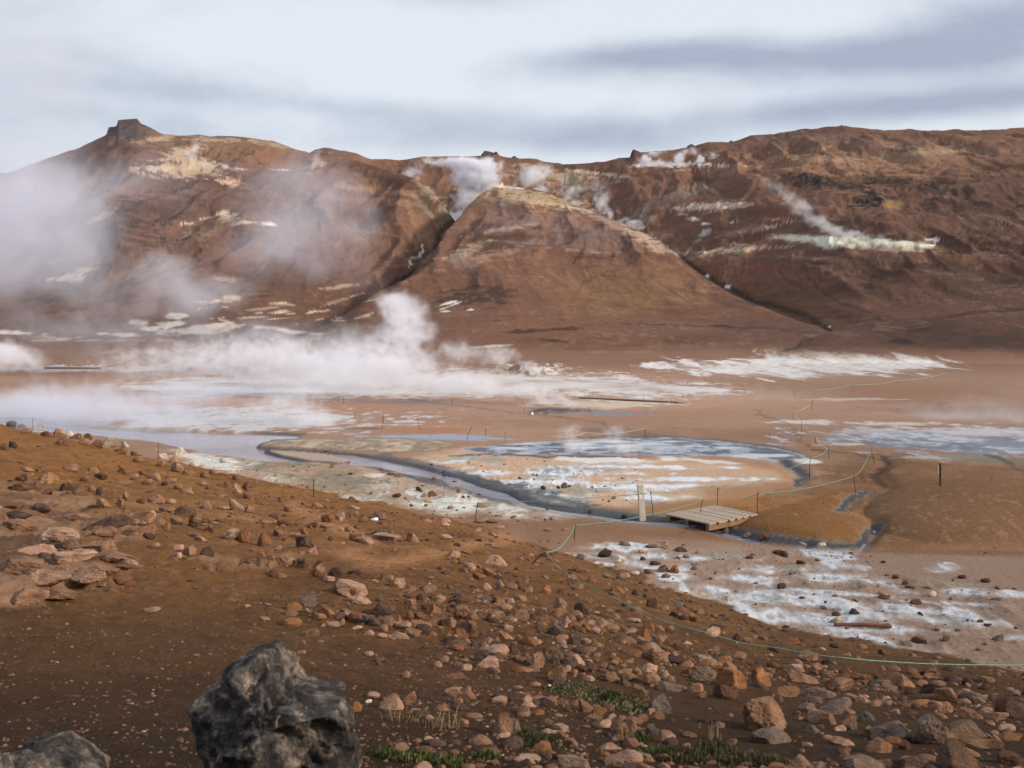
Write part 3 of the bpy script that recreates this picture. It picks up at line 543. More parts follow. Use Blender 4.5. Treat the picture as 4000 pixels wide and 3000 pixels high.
def rock_mat(code):
    a, d, l = ROCKC[code]
    m, nt, b = newmat({'t': 'tan_rock', 'p': 'pale_pink_rock', 'o': 'orange_rock', 'd': 'dark_rock', 'g': 'grey_rock', 'w': 'whitish_rock', 'b': 'slate_rock'}[code])
    geo = N(nt, 'ShaderNodeNewGeometry'); pos = geo.outputs['Position']; oi = N(nt, 'ShaderNodeObjectInfo')
    n1 = noise(nt, pos, 7.0, 8, 0.65, 0.6); n2 = noise(nt, pos, 40.0, 6, 0.7); n3 = noise(nt, pos, 2.2, 3, 0.5)
    col = ramp(nt, n1, [(0.30, tuple(lin(*d))), (0.5, tuple(lin(*a))), (0.70, tuple(lin(*l)))])
    col = mixc(nt, 0.55, col, ramp(nt, n2, [(0.3, (0.45,)*3), (0.7, (1.35,)*3)]), 'MULTIPLY')
    rnd = math_(nt, 'MULTIPLY_ADD', oi.outputs['Random'], 0.4, 0.72)
    col = mixc(nt, 1.0, col, rnd, 'MULTIPLY')
    # soil dust caught on the lower, flatter faces
    sx = N(nt, 'ShaderNodeSeparateXYZ'); nt.links.new(geo.outputs['Normal'], sx.inputs[0])
    du = math_(nt, 'MULTIPLY', math_(nt, 'SUBTRACT', math_(nt, 'ADD', sx.outputs[2], n3), 0.85), 0.9)
    du = N(nt, 'ShaderNodeClamp'); nt.links.new(math_(nt, 'MULTIPLY', math_(nt, 'SUBTRACT', n3, 0.48), 3.0), du.inputs[0])
    col = mixc(nt, math_(nt, 'MULTIPLY', du.outputs[0], 0.7), col, tuple(lin(112,76,46)))
    nt.links.new(col, b.inputs['Base Color']); b.inputs['Roughness'].default_value = 0.95; b.inputs['Specular IOR Level'].default_value = 0.15
    h = bump(nt, n1, 0.9, 0.045); h = bump(nt, n2, 0.7, 0.01, h); nt.links.new(h, b.inputs['Normal'])
    return m
def flat_mat(name, c, rough=0.8, var=0.25, scale=20, metal=0.0, stretch=None, spec=0.3):
    m, nt, b = newmat(name)
    tc = N(nt, 'ShaderNodeTexCoord'); vec = tc.outputs['Object']
    if stretch:
        mp = N(nt, 'ShaderNodeMapping'); mp.inputs['Scale'].default_value = stretch; nt.links.new(vec, mp.inputs[0]); vec = mp.outputs[0]
    n = noise(nt, vec, scale, 6, 0.65)
    c = lin(*c)
    col = ramp(nt, n, [(0.3, tuple(c*(1-var))), (0.7, tuple(np.minimum(c*(1+var), .95)))])
    nt.links.new(col, b.inputs['Base Color']); b.inputs['Roughness'].default_value = rough; b.inputs['Metallic'].default_value = metal; b.inputs['Specular IOR Level'].default_value = spec
    nt.links.new(bump(nt, n, 0.3, 0.01), b.inputs['Normal'])
    return m

# ---------------------------------------------------------------- build the ground
us = np.concatenate([np.linspace(-3300, -420, 130, endpoint=False), np.linspace(-420, 4420, NU, endpoint=False), np.linspace(4420, 7300, 130)])
Yr = np.concatenate([np.linspace(-14, 2.4, 18, endpoint=False), np.exp(np.linspace(math.log(2.4), math.log(920), NY)), np.array([1000, 1200, 1600, 2400, 4000, 8000])])
U, YY = np.meshgrid(us, Yr)
XX = (U-CX)/F*np.maximum(YY, 4.0)
xf, yf = XX.ravel(), YY.ravel()
zf = height(xf.copy(), yf.copy())
zf = np.where(yf > 950, np.minimum(zf, 40), zf)
Cc, Wt, Hl = paint(xf, yf, zf)
nx, ny = len(us), len(Yr)
ii = (np.arange(ny-1)[:, None]*nx+np.arange(nx-1)[None, :]).ravel()
gm = mesh_from('ground', np.stack([xf, yf, zf], 1), faces4=np.stack([ii, ii+1, ii+nx+1, ii+nx], 1))
attr(gm, 'Col', Cc); attr(gm, 'wet', Wt); attr(gm, 'hill', Hl)
ground = tag(obj('ground', gm, ground_mat()), 'rust brown hillside, mineral stained mud flat and bare red hills', None, None, 'structure')

_GZ = zf.reshape(ny, nx); _cache = {}
_fi = np.nonzero(Yr > 3.0)[0][0]; _fj = np.nonzero(Yr < 930)[0][-1]
def ground_at(px, py):
    """nearest ground point seen at this picture position"""
    k = np.interp(px, us, np.arange(nx)); k0 = int(k); f = k-k0
    zz = _GZ[_fi:_fj, k0]*(1-f)+_GZ[_fi:_fj, min(k0+1, nx-1)]*f; ys_ = Yr[_fi:_fj]; pp = HY+(CZ-zz)/ys_*F
    i = max(int(np.argmax(pp <= py)), 1)
    t = (pp[i-1]-py)/max(pp[i-1]-pp[i], 1e-6); t = min(max(t, 0), 1)
    Y = ys_[i-1]+(ys_[i]-ys_[i-1])*t
    return (px-CX)/F*Y, Y, float(zz[i-1]+(zz[i]-zz[i-1])*t)
def zgrid(X, Y):
    X = np.atleast_1d(X).astype(float); Y = np.atleast_1d(Y).astype(float)
    u = X/np.maximum(Y, 4.0)*F+CX
    k = np.clip(np.interp(u, us, np.arange(nx)), 0, nx-1.001); r = np.clip(np.interp(Y, Yr, np.arange(ny)), 0, ny-1.001)
    k0 = k.astype(int); r0 = r.astype(int); fk = k-k0; fr = r-r0
    return (_GZ[r0, k0]*(1-fk)+_GZ[r0, k0+1]*fk)*(1-fr)+(_GZ[r0+1, k0]*(1-fk)+_GZ[r0+1, k0+1]*fk)*fr
def zat(X, Y): return float(zgrid(X, Y)[0])
# ---------------------------------------------------------------- water lying in the hollows
wm_, wnt, wb = newmat('hot_spring_water')
geo = N(wnt, 'ShaderNodeNewGeometry')
mp = N(wnt, 'ShaderNodeMapping'); mp.inputs['Scale'].default_value = (1.0, 0.45, 1); wnt.links.new(geo.outputs['Position'], mp.inputs[0])
wn = noise(wnt, mp.outputs[0], 3.0, 5, 0.6)
wb.inputs['Base Color'].default_value = (*lin(140,134,150), 1); wb.inputs['Roughness'].default_value = 0.16; wb.inputs['IOR'].default_value = 1.4
wnt.links.new(bump(wnt, wn, 0.5, 0.03), wb.inputs['Normal'])
wc2 = ramp(wnt, noise(wnt, geo.outputs['Position'], 0.25, 5, 0.6), [(0.35, tuple(lin(112,118,140))), (0.65, tuple(lin(150,148,158)))])
wnt.links.new(wc2, wb.inputs['Base Color'])
gx = np.linspace(-34, 13, 60); gy = np.linspace(22, 66, 50)
GX, GY = np.meshgrid(gx, gy); k = (np.arange(49)[:, None]*60+np.arange(59)[None, :]).ravel()
wmesh = mesh_from('water', np.stack([GX.ravel(), GY.ravel(), np.full(GX.size, -0.125)], 1), faces4=np.stack([k, k+1, k+61, k+60], 1))
tag(obj('water', wmesh, wm_), None, None, None, 'structure')

# ---------------------------------------------------------------- rocks
_ICO = {}
def ico(sub):
    if sub not in _ICO:
        bm = bmesh.new(); bmesh.ops.create_icosphere(bm, subdivisions=sub, radius=1.0)
        V = np.array([v.co[:] for v in bm.verts]); Fc = np.array([[v.index for v in f.verts] for f in bm.faces]); bm.free()
        _ICO[sub] = (V/np.linalg.norm(V, axis=1)[:, None], Fc)
    return _ICO[sub]
def n3d(V, sc, seed):
    x, y, z = V[:, 0]*sc, V[:, 1]*sc, V[:, 2]*sc
    return (vn(x+y*0.37, z+y*0.61+seed, seed)+vn(y+z*0.41, x-z*0.53+3.1, seed+7)+vn(z+x*0.33+5, y-x*0.47, seed+11))/3-0.5
def rock_shape(seed, sub, pl=9, sharp=0.02, rough=0.05):
    V, Fc = ico(sub); rs = np.random.RandomState(seed)
    nrm = rs.normal(size=(pl, 3)); nrm[:, 2] = np.abs(nrm[:, 2])*0.9-0.1*rs.rand(pl); nrm /= np.linalg.norm(nrm, axis=1)[:, None]
    d = rs.uniform(0.38, 0.98, pl)
    dt = V@nrm.T
    r = np.where(dt > 1e-3, d[None, :]/np.maximum(dt, 1e-3), 9.0)
    r = np.minimum(-np.log(np.exp(-(r-r.min(1)[:, None])/0.005).sum(1))*0.005+r.min(1), 1.25)
    P_ = V*r[:, None]
    f = n3d(P_, 2.3, seed)*0.12-np.abs(n3d(P_, 4.5, seed+3))*0.30+n3d(P_, 9.0, seed+4)*0.12+n3d(P_, 18.0, seed+5)*0.07
    P_ = P_*(1+f*rough/0.05)[:, None]
    P_[:, 0] += P_[:, 2]*rs.uniform(-0.25, 0.25); P_[:, 1] += P_[:, 2]*rs.uniform(-0.2, 0.2)
    lo, hi = P_.min(0), P_.max(0)
    P_ = (P_-(lo+hi)/2)/((hi-lo)/2)
    return P_, Fc

O6 = .4521
E_ = (0,1600,O6, [(85,155,90,60,'d'),(185,160,90,40,'t'),(210,205,110,45,'t'),(330,180,130,55,'w'),(385,235,120,60,'t'),(505,215,90,60,'p'),(590,235,80,55,'w'),(645,255,110,60,'t'),(520,310,130,90,'t'),(495,240,110,60,'t'),(710,300,100,55,'t'),(750,265,90,75,'t'),(830,320,130,80,'t'),(915,300,120,75,'w'),(965,350,130,50,'t'),(1065,325,85,55,'w'),(1045,380,90,60,'t'),(1165,400,110,45,'t'),(1185,455,90,55,'t'),(30,350,90,75,'t'),(100,330,80,60,'d'),(1390,490,100,60,'t'),(1400,425,100,60,'w'),(1550,390,115,75,'w'),(1495,455,70,60,'p'),(1515,540,125,100,'p'),(1625,570,120,60,'t'),(1670,495,90,50,'w'),(1760,590,80,60,'t'),(1925,460,60,50,'w'),(1840,560,90,45,'p'),(1940,570,80,40,'p'),(2035,610,70,45,'t'),
 (350,540,90,75,'t'),(175,620,120,80,'d'),(380,635,190,100,'t'),(600,530,130,70,'t'),(200,530,140,35,'t'),(795,540,110,55,'t'),(1045,550,100,70,'t'),(720,620,80,50,'t'),(850,600,130,55,'d'),(690,745,130,125,'t'),(790,710,70,60,'t'),(850,740,60,80,'d'),(1085,790,80,110,'t'),(930,765,120,70,'t'),(1035,850,135,110,'t'),(875,850,150,100,'t'),(1210,812,95,60,'t'),(1335,812,165,100,'t'),(1465,815,95,45,'p'),(1320,610,125,75,'p'),(1265,650,90,55,'t'),(1150,590,80,40,'t'),(1600,725,135,62,'t'),(1530,690,80,50,'t'),(1470,630,90,40,'t'),(1740,655,90,35,'p'),(1920,670,110,60,'t'),(2035,720,100,100,'p'),(2110,700,70,90,'d'),(2130,770,80,60,'t'),(1755,850,145,88,'p'),(2040,872,145,125,'p'),(2140,890,110,70,'t'),(1920,865,115,35,'p'),(1250,710,150,35,'t'),(1080,650,110,40,'t'),
 (1585,920,200,105,'d'),(1420,882,130,40,'t'),(1675,1015,130,100,'d'),(1510,980,110,50,'t'),(1300,935,80,65,'p'),(1190,990,260,120,'t'),(980,960,230,100,'t'),(1430,1050,70,80,'o'),(1795,1050,130,65,'t'),(1985,1110,180,90,'p'),(2100,1150,130,160,'o'),(1620,1265,130,110,'p'),(1500,1290,120,65,'p'),(1780,1262,130,100,'d'),(1270,1120,140,60,'d'),(1720,1140,120,60,'p'),(570,1210,180,120,'t'),(470,1150,150,70,'t'),(1530,1215,100,50,'p'),(1330,1200,90,50,'p'),(150,700,250,70,'d'),(350,720,240,80,'t'),(560,700,160,90,'d'),(120,940,260,60,'d'),(330,880,200,80,'d'),(640,960,260,70,'t'),(900,1110,260,90,'t'),(90,860,200,50,'t')])
B_ = (1000,2000,O6, [(615,90,130,95,'o'),(722,72,95,80,'p'),(1060,68,155,95,'p'),(925,88,85,85,'t'),(840,35,85,50,'t'),(80,112,190,65,'o'),(140,70,90,50,'d'),(235,118,135,62,'d'),(60,295,135,140,'o'),(185,212,115,65,'t'),(405,192,85,50,'t'),(335,215,90,35,'t'),(470,140,115,55,'d'),(595,145,110,45,'t'),(410,300,190,105,'d'),(485,362,105,88,'p'),(215,470,240,100,'t'),(40,390,80,80,'o'),(185,570,165,80,'t'),(540,560,165,125,'t'),(690,568,180,105,'d'),(390,440,80,40,'d'),(850,252,110,80,'t'),(945,275,135,75,'p'),(1120,248,290,62,'p'),(810,172,100,50,'t'),(1060,190,130,35,'d'),(1160,205,60,45,'t'),(1205,222,70,40,'t'),(1355,262,118,105,'t'),(1470,92,95,30,'p'),(1625,132,105,48,'p'),(1640,92,95,40,'p'),(1755,105,60,20,'p'),(1920,97,100,35,'t'),(2040,97,110,30,'t'),(2105,147,88,34,'p'),(1915,172,80,32,'p'),(2040,207,80,30,'p'),(1640,232,115,42,'p'),(2035,305,135,42,'p'),(1695,405,150,78,'p'),(1810,362,120,55,'t'),(1715,447,45,40,'o'),(1790,450,85,72,'t'),(1840,512,135,82,'p'),(1910,482,115,70,'o'),(1630,507,165,55,'t'),(2070,455,230,85,'p'),(2010,552,115,75,'t'),(1930,585,135,70,'o'),(2090,562,75,48,'o'),(2170,525,90,65,'t'),
 (1130,602,125,75,'t'),(1220,652,145,98,'p'),(1030,617,50,25,'o'),(1480,682,170,62,'t'),(1500,582,85,28,'t'),(1420,762,80,68,'d'),(1585,727,50,30,'t'),(2100,682,105,60,'t'),(1925,747,80,35,'t'),(800,735,320,145,'p'),(820,738,165,92,'o'),(905,803,195,95,'p'),(1070,772,62,42,'b'),(450,828,180,122,'g'),(590,902,175,92,'o'),(430,872,90,42,'p'),(540,932,145,50,'t'),(780,892,135,60,'g'),(770,916,120,45,'p'),(925,968,135,82,'b'),(640,1002,155,62,'p'),(740,987,58,68,'t'),(1060,905,215,112,'d'),(1330,835,120,104,'t'),(1530,895,135,112,'o'),(1400,925,135,60,'t'),(1220,965,95,88,'o'),(1330,925,70,80,'t'),(1425,1038,205,110,'o'),(1270,1005,180,60,'p'),(1340,1058,195,58,'b'),(1105,1038,78,75,'t'),(1125,972,160,60,'t'),(1560,980,195,130,'t'),(1660,995,145,110,'t'),(1780,925,165,135,'t'),(1820,1045,205,130,'t'),(1765,1092,145,100,'o'),(1650,1118,72,72,'o'),(2050,955,145,88,'t'),(1715,1112,80,55,'p'),(2085,795,145,82,'o'),(2005,772,110,42,'b'),(470,1078,155,82,'t'),(975,1062,90,42,'p'),(870,1012,95,22,'p'),(1085,1092,90,35,'p'),(1240,1092,185,62,'p'),(400,1142,58,36,'t'),(385,1227,85,28,'t'),(350,1287,55,36,'t'),(970,1247,92,42,'p'),(1050,1292,125,52,'t'),(1570,1347,82,62,'p'),(1625,1302,82,58,'t'),(1820,1372,105,66,'p'),(1720,1442,195,58,'t'),(1295,1437,72,60,'t'),(2000,1345,220,100,'p'),(2055,1392,115,52,'p'),(2165,1100,140,90,'t'),(2060,1132,105,72,'t'),(1965,1167,85,50,'o'),(2150,1232,75,52,'o'),(2075,1202,165,62,'t')])
F_ = (1000,2250,O6, [(862,1175,112,105,'o'),(1010,1062,112,46,'p'),(1165,1155,240,115,'p'),(1320,1112,135,92,'t'),(1360,1197,155,57,'p'),(970,1097,62,27,'w'),(1500,1237,72,32,'p'),(1740,1012,62,22,'p'),(1830,1012,60,66,'t'),(2125,1378,235,225,'t'),(1880,1232,165,32,'t'),(2140,1395,115,34,'p')])
C_ = (2000,2250,O6, [(50,102,112,66,'d'),(140,142,92,62,'t'),(290,152,112,84,'o'),(545,97,155,100,'p'),(680,62,82,54,'o'),(905,154,155,82,'o'),(870,172,85,35,'t'),(1065,167,62,52,'d'),(1150,187,52,36,'d'),(985,197,37,42,'o'),(1210,272,112,96,'d'),(1320,297,82,42,'t'),(1470,312,92,52,'o'),(1575,312,82,46,'t'),(1625,332,82,46,'t'),(1445,262,82,32,'b'),(1400,352,104,56,'d'),(1480,382,82,52,'d'),(1590,402,125,82,'o'),(1750,362,66,42,'o'),(1860,217,112,56,'w'),(1640,167,82,20,'w'),(420,282,132,122,'p'),(370,357,172,98,'o'),(620,332,175,112,'d'),(440,442,195,122,'p'),(80,387,165,82,'t'),(270,452,132,66,'t'),(380,482,152,62,'g'),(640,472,92,76,'o'),(780,442,195,82,'p'),(725,502,82,52,'p'),(930,477,104,62,'d'),(1030,492,155,52,'p'),(1130,575,175,135,'o'),(1180,482,124,92,'o'),(1275,477,112,62,'t'),(1370,472,72,42,'t'),(1740,525,165,78,'p'),(1940,572,85,92,'d'),(2040,582,92,62,'t'),(720,642,185,82,'t'),(430,557,124,42,'t'),(1220,662,155,92,'p'),(1220,748,175,112,'t'),(1410,745,155,98,'p'),(1430,645,180,92,'d'),(1190,835,185,88,'p'),(1060,702,155,62,'t'),(1680,752,175,72,'p'),(1840,795,150,118,'o'),(1760,655,92,50,'t'),(1655,905,265,150,'g'),(1920,965,285,190,'o'),(2170,955,190,185,'o'),(1860,1065,230,145,'d'),(1200,947,205,122,'t'),(1330,882,74,72,'p'),(1110,1065,200,155,'t'),(1290,1188,225,180,'g'),(1385,1003,250,85,'g'),(1595,1002,165,82,'t'),(1210,1228,115,92,'p'),(1640,1052,112,62,'t'),(385,752,155,132,'g'),(220,802,150,165,'t'),(560,785,165,112,'p'),(60,742,104,62,'t'),(700,825,135,92,'d'),(790,825,94,82,'t'),(390,915,185,155,'t'),(480,832,64,62,'p'),(660,907,135,52,'p'),(850,915,185,95,'t'),(980,852,135,50,'t'),(1020,902,155,50,'t'),(120,832,155,42,'t'),(200,962,114,46,'t'),(50,977,84,26,'t'),(655,1178,178,138,'t'),(700,1262,205,82,'t'),(860,1252,97,52,'p'),(955,1262,104,62,'t'),(1030,1355,138,142,'p'),(930,1352,175,92,'t'),(805,1312,145,72,'p'),(1210,1368,122,102,'b'),(1355,1438,145,124,'p'),(380,1362,255,60,'p'),(440,1402,124,50,'t'),(510,1468,155,84,'p'),(120,1082,84,36,'p'),(145,1132,145,32,'p'),(345,1582,135,82,'p'),(530,1680,305,170,'g'),(650,1720,150,100,'p'),(130,1625,275,72,'p'),(850,1502,235,46,'p'),(980,1655,380,115,'p'),(30,1375,110,150,'g'),(1900,1460,110,70,'t'),(1000,250,70,40,'t')])
D_ = (3000,2250,O6, [(120,107,74,46,'d'),(585,182,62,26,'t'),(1005,202,92,46,'d'),(1285,247,114,46,'d'),(500,292,82,32,'p'),(595,347,84,42,'d'),(750,332,98,52,'d'),(600,412,150,75,'w'),(1020,437,84,26,'d'),(1325,342,52,32,'d'),(1190,77,62,36,'d'),(1110,24,62,34,'d'),(1685,24,72,34,'d'),(1890,57,82,36,'d'),(1430,177,62,46,'w'),(1460,467,52,46,'g'),(1540,562,84,42,'d'),(2000,562,112,58,'g'),(1900,437,52,26,'d'),(1725,392,37,20,'d'),(1840,402,62,26,'d'),(1830,647,52,26,'t'),(1310,592,195,72,'d'),(1210,607,104,42,'g'),(990,682,62,46,'d'),(300,197,62,20,'d'),(1240,107,92,20,'d'),(1380,112,82,20,'d'),(1980,212,104,18,'d'),(1580,207,42,20,'d'),(760,222,52,20,'d'),(2145,457,32,20,'d'),(1645,477,62,20,'d'),
 (220,585,135,56,'o'),(50,655,135,62,'d'),(600,625,135,42,'d'),(340,735,255,100,'t'),(510,765,94,62,'d'),(240,830,200,72,'p'),(400,872,145,66,'d'),(330,935,290,92,'t'),(670,852,114,82,'t'),(660,1005,340,115,'t'),(820,922,185,92,'t'),(1170,975,265,142,'t'),(1000,975,210,82,'g'),(1255,852,104,62,'t'),(1290,892,94,52,'o'),(1440,862,175,62,'d'),(1440,892,165,52,'t'),(1430,1035,195,132,'d'),(1570,1085,205,122,'t'),(1720,1055,195,92,'p'),(1740,942,124,72,'d'),(1910,932,175,72,'t'),(1640,912,104,42,'d'),(1880,982,84,50,'d'),(2140,1232,260,195,'d'),(1780,1232,205,82,'t'),(1990,1242,245,82,'t'),(450,1060,340,115,'g'),(170,1045,285,95,'t'),(350,1175,190,92,'g'),(620,1195,400,132,'g'),(830,1095,145,82,'p'),(490,1280,265,132,'p'),(700,1325,165,132,'t'),(860,1255,165,104,'b'),(1000,1117,245,40,'g'),(1520,1180,230,104,'t'),(1110,1440,390,190,'g'),(1470,1450,400,310,'g'),(1750,1410,350,190,'g'),(900,1395,165,104,'t'),(1900,1500,390,90,'t'),(990,1530,265,120,'t'),(890,1720,430,190,'g'),(260,1720,290,180,'p'),(470,1720,165,120,'g'),(1230,1690,250,150,'d'),(1720,1700,420,260,'d'),(2100,1620,230,110,'d')])
G_ = (2600,1950,.633, [(640,1435,310,235,'t'),(675,1512,285,102,'g')])
H_ = (2100,1700,.633, [(540,682,72,32,'g'),(412,754,102,64,'d'),(705,697,82,24,'g'),(800,700,72,40,'p'),(893,720,77,34,'d'),(265,767,62,32,'g'),(640,727,52,22,'p'),(995,735,42,24,'p'),(650,772,37,24,'d'),(497,787,42,22,'w'),(772,848,85,50,'t'),(843,852,70,60,'o'),(390,822,52,32,'p'),(918,760,42,22,'t'),(730,802,72,26,'d'),(250,847,92,36,'g'),(535,882,77,32,'p'),(600,862,62,22,'w'),(490,837,72,32,'p'),(690,857,62,32,'t'),(795,882,67,32,'g'),(425,882,52,26,'g'),(965,832,42,24,'g'),(1485,737,62,30,'d'),(1525,754,52,42,'d'),(1308,764,52,20,'d'),(1630,797,57,24,'d'),(1730,779,32,17,'t'),(2137,790,32,17,'d'),(1120,842,62,17,'p'),(1160,612,42,44,'g'),(1297,634,67,34,'g'),(1400,650,77,46,'o'),(1640,677,62,16,'w'),(1758,684,52,22,'w'),(1510,947,57,34,'d'),(540,517,42,27,'d'),(325,480,32,22,'d'),(165,327,42,37,'g'),(125,330,20,20,'d'),(35,335,32,27,'d'),(470,392,25,20,'o'),(60,592,47,17,'p'),(170,587,45,14,'p'),(180,742,47,17,'p')])
I_ = (1200,1500,.633, [(150,517,32,22,'t'),(460,532,22,17,'t'),(520,562,62,22,'t'),(560,572,52,17,'t'),(265,560,32,14,'d'),(783,592,32,24,'o'),(845,577,32,17,'d'),(842,547,22,18,'d'),(766,502,20,14,'d'),(905,612,32,16,'d'),(690,664,52,32,'d'),(775,692,62,37,'t'),(550,702,57,30,'d'),(718,697,37,24,'t'),(935,670,27,27,'t'),(963,702,22,16,'d'),(995,700,22,14,'d'),(1310,587,27,17,'t'),(1415,567,17,12,'d'),(1458,650,37,24,'d'),(1587,642,42,30,'d'),(1550,647,22,17,'d'),(1893,710,27,22,'o'),(60,767,72,37,'o'),(275,772,92,22,'p'),(465,742,72,22,'o'),(275,714,42,22,'o'),(745,732,57,20,'p'),(1075,762,72,26,'p'),(888,770,52,20,'p'),(115,422,22,14,'d'),(1480,782,22,12,'d')])
S_ = (0,2000,1.0, [(60,70,200,48,'t'),(210,110,220,50,'p'),(90,160,240,52,'p'),(330,150,200,56,'t'),(250,205,230,46,'p'),(60,245,200,60,'t'),(420,200,180,40,'p'),(150,290,220,60,'p'),(330,300,160,66,'p'),(60,365,190,70,'p'),(470,230,130,40,'p'),(200,350,150,44,'t'),(380,255,160,36,'t'),(520,90,170,44,'t'),(400,60,190,46,'d')])
LST = []
for ox, oy, sc, L in (S_, E_, B_, F_, C_, D_, G_, H_, I_):
    for (cx, by, w_, h_, c) in L:
        LST.append((ox+cx*sc, oy+by*sc, w_*sc, h_*sc, c))
_rr = random.Random(77)
# further loose rocks where the photograph shows them lying thickly
def scatter(n, poly, wlo, whi, cols):
    xs = [p[0] for p in poly]; ys = [p[1] for p in poly]; k = 0
    while k < n:
        x, y = _rr.uniform(min(xs), max(xs)), _rr.uniform(min(ys), max(ys))
        if not bool(inpoly(np.array([x]), np.array([y]), poly)[0]): continue
        w_ = wlo+(whi-wlo)*_rr.random()**2.2
        LST.append((x, y, w_, w_*_rr.uniform(0.35, 0.75), _rr.choice(cols))); k += 1
scatter(60, [(150,1830),(600,1830),(1000,1960),(1500,2080),(1300,2120),(800,2060),(300,1960)], 10, 34, 'ttpod')
scatter(90, [(1650,2130),(2200,2200),(2700,2420),(3100,2560),(2600,2560),(2200,2480),(1700,2420),(1500,2330)], 12, 40, 'ttppod')
scatter(80, [(2050,2480),(2600,2560),(3000,2640),(2950,2700),(2500,2680),(2100,2660)], 14, 44, 'ttpodg')
scatter(70, [(3000,2560),(4000,2660),(4000,2960),(3300,2960),(3000,2750)], 16, 60, 'ttdgp')
scatter(70, [(950,1850),(2000,2010),(1950,2040),(1500,2060),(900,1930)], 7, 18, 'ttpdg')
scatter(60, [(2300,2170),(2900,2160),(3900,2300),(3950,2550),(3000,2460),(2400,2270)], 8, 20, 'tddg')
scatter(30, [(1750,1830),(2500,1850),(2500,1980),(2100,1950)], 6, 14, 'dddt')
R_ = []
for (px, py, w_, h_, c) in LST:
    if px-w_/2 > 4010 or px+w_/2 < -10: continue
    R_.append((px, py, w_, h_, c))
R_.sort(key=lambda r: -(r[2]*r[3]))
big, rest = R_[:296], R_[296:]
MATS = {c: rock_mat(c) for c in ROCKC}
CW = {'t': 'tan', 'p': 'pale pinkish', 'o': 'orange brown', 'd': 'dark brown', 'g': 'grey', 'w': 'whitish', 'b': 'slate grey'}
LM = [((1080,2720),'the lichen boulder'),((2505,2030),'the wooden post'),((2780,2040),'the plank footbridge'),((2215,2120),'the leaning stake'),((3000,2780),'the biggest tan boulder'),((2300,2720),'the mossy green mat'),
      ((2080,2900),'the bright grass tuft'),((2620,2950),'the long grass strip'),((620,1780),'the lakeside stake'),((1225,1940),'the mud bank stake'),((125,1690),'the hillside edge stake'),((250,2250),'the bedrock outcrop'),
      ((1860,2035),'the upper rope end'),((3400,2450),'the rusty pipe'),((1180,2310),'the ochre faced rock'),((1650,2430),'the glowing orange slab'),((1500,2090),'the trodden path'),((3700,2820),'the jagged grey rock mass'),((800,2150),'the low rock shelf'),
      ((3600,2590),'the rope end'),((2900,2460),'the rope middle'),((1300,2020),'the white paper scrap'),((3000,2210),'the white crust'),((1900,1900),'the dark rapids'),((3950,2740),'the edge boulder'),((2650,2640),'the blocky boulder pair'),((2150,2260),'the rock field crest'),((500,1900),'the smooth soil strip')]
seen = {}
rocks = []
for i, (px, py, w_, h_, c) in enumerate(big):
    j = min(range(len(LM)), key=lambda k: math.hypot((px-LM[k][0][0]), (py-LM[k][0][1])*1.8))
    (lx, ly), ln = LM[j]
    dx, dy = px-lx, (py-ly)*1.8
    dist = math.hypot(dx, dy)
    rel = 'beside' if dist < 130 else ('beyond' if dy < -abs(dx)*0.6 else ('in front of' if dy > abs(dx)*0.6 else ('east of' if dx > 0 else 'west of')))
    if rel in ('east of', 'west of'): rel = 'farther along from' if dist > 260 else 'next to'
    a = h_/w_
    shp = 'flat' if a < 0.42 else ('upright' if a > 0.92 else ('blocky' if a > 0.68 else 'low angular'))
    size = 'large' if w_ > 95 else ('middling' if w_ > 52 else 'small')
    key = (size, shp, c, rel, ln); seen.setdefault(key, []).append(i)
    rocks.append([px, py, w_, h_, c, key])
ORD = ['', 'second ', 'third ', 'fourth ', 'fifth ', 'sixth ', 'seventh ', 'eighth ', 'ninth ', 'tenth ']
def rock_label(i, key):
    size, shp, c, rel, ln = key; g = seen[key]
    base = f'{size} {shp} {CW[c]} rock {rel} {ln}'
    if len(g) == 1: return base
    # rank by width: a difference one can see
    o = sorted(g, key=lambda k: -big[k][2]).index(i)
    return f'{ORD[min(o, 9)]}widest {base}'
LABEL_OVERRIDE = {}
for i, (px, py, w_, h_, c, key) in enumerate(rocks):
    X, Y, Z = ground_at(px, min(py, 3180))
    wm, hm_ = w_/F*Y*0.93, h_/F*Y
    hm_ *= 0.98
    sub = 5 if w_ > 130 else (4 if w_ > 34 else 3)
    V, Fc = rock_shape(1000+i*7, sub, 6+(i*5) % 4, rough=(0.045 if w_ > 110 else 0.065)*(1.25 if c == 'd' else 1))
    dep = wm*random.Random(i).uniform(0.65, 0.95)
    V = V*np.array([wm/2, dep/2, hm_/2*1.18]); V[:, 2] += hm_/2*1.18-hm_*0.34
    me = mesh_from('rock', V, tris=Fc, smooth=False)
    o = obj('rock', me, MATS[c], None, (X, Y+dep*0.42, zat(X, Y+dep*0.30)-0.0))
    tag(o, rock_label(i, key), 'rock', 'loose rocks on the hillside and mud')
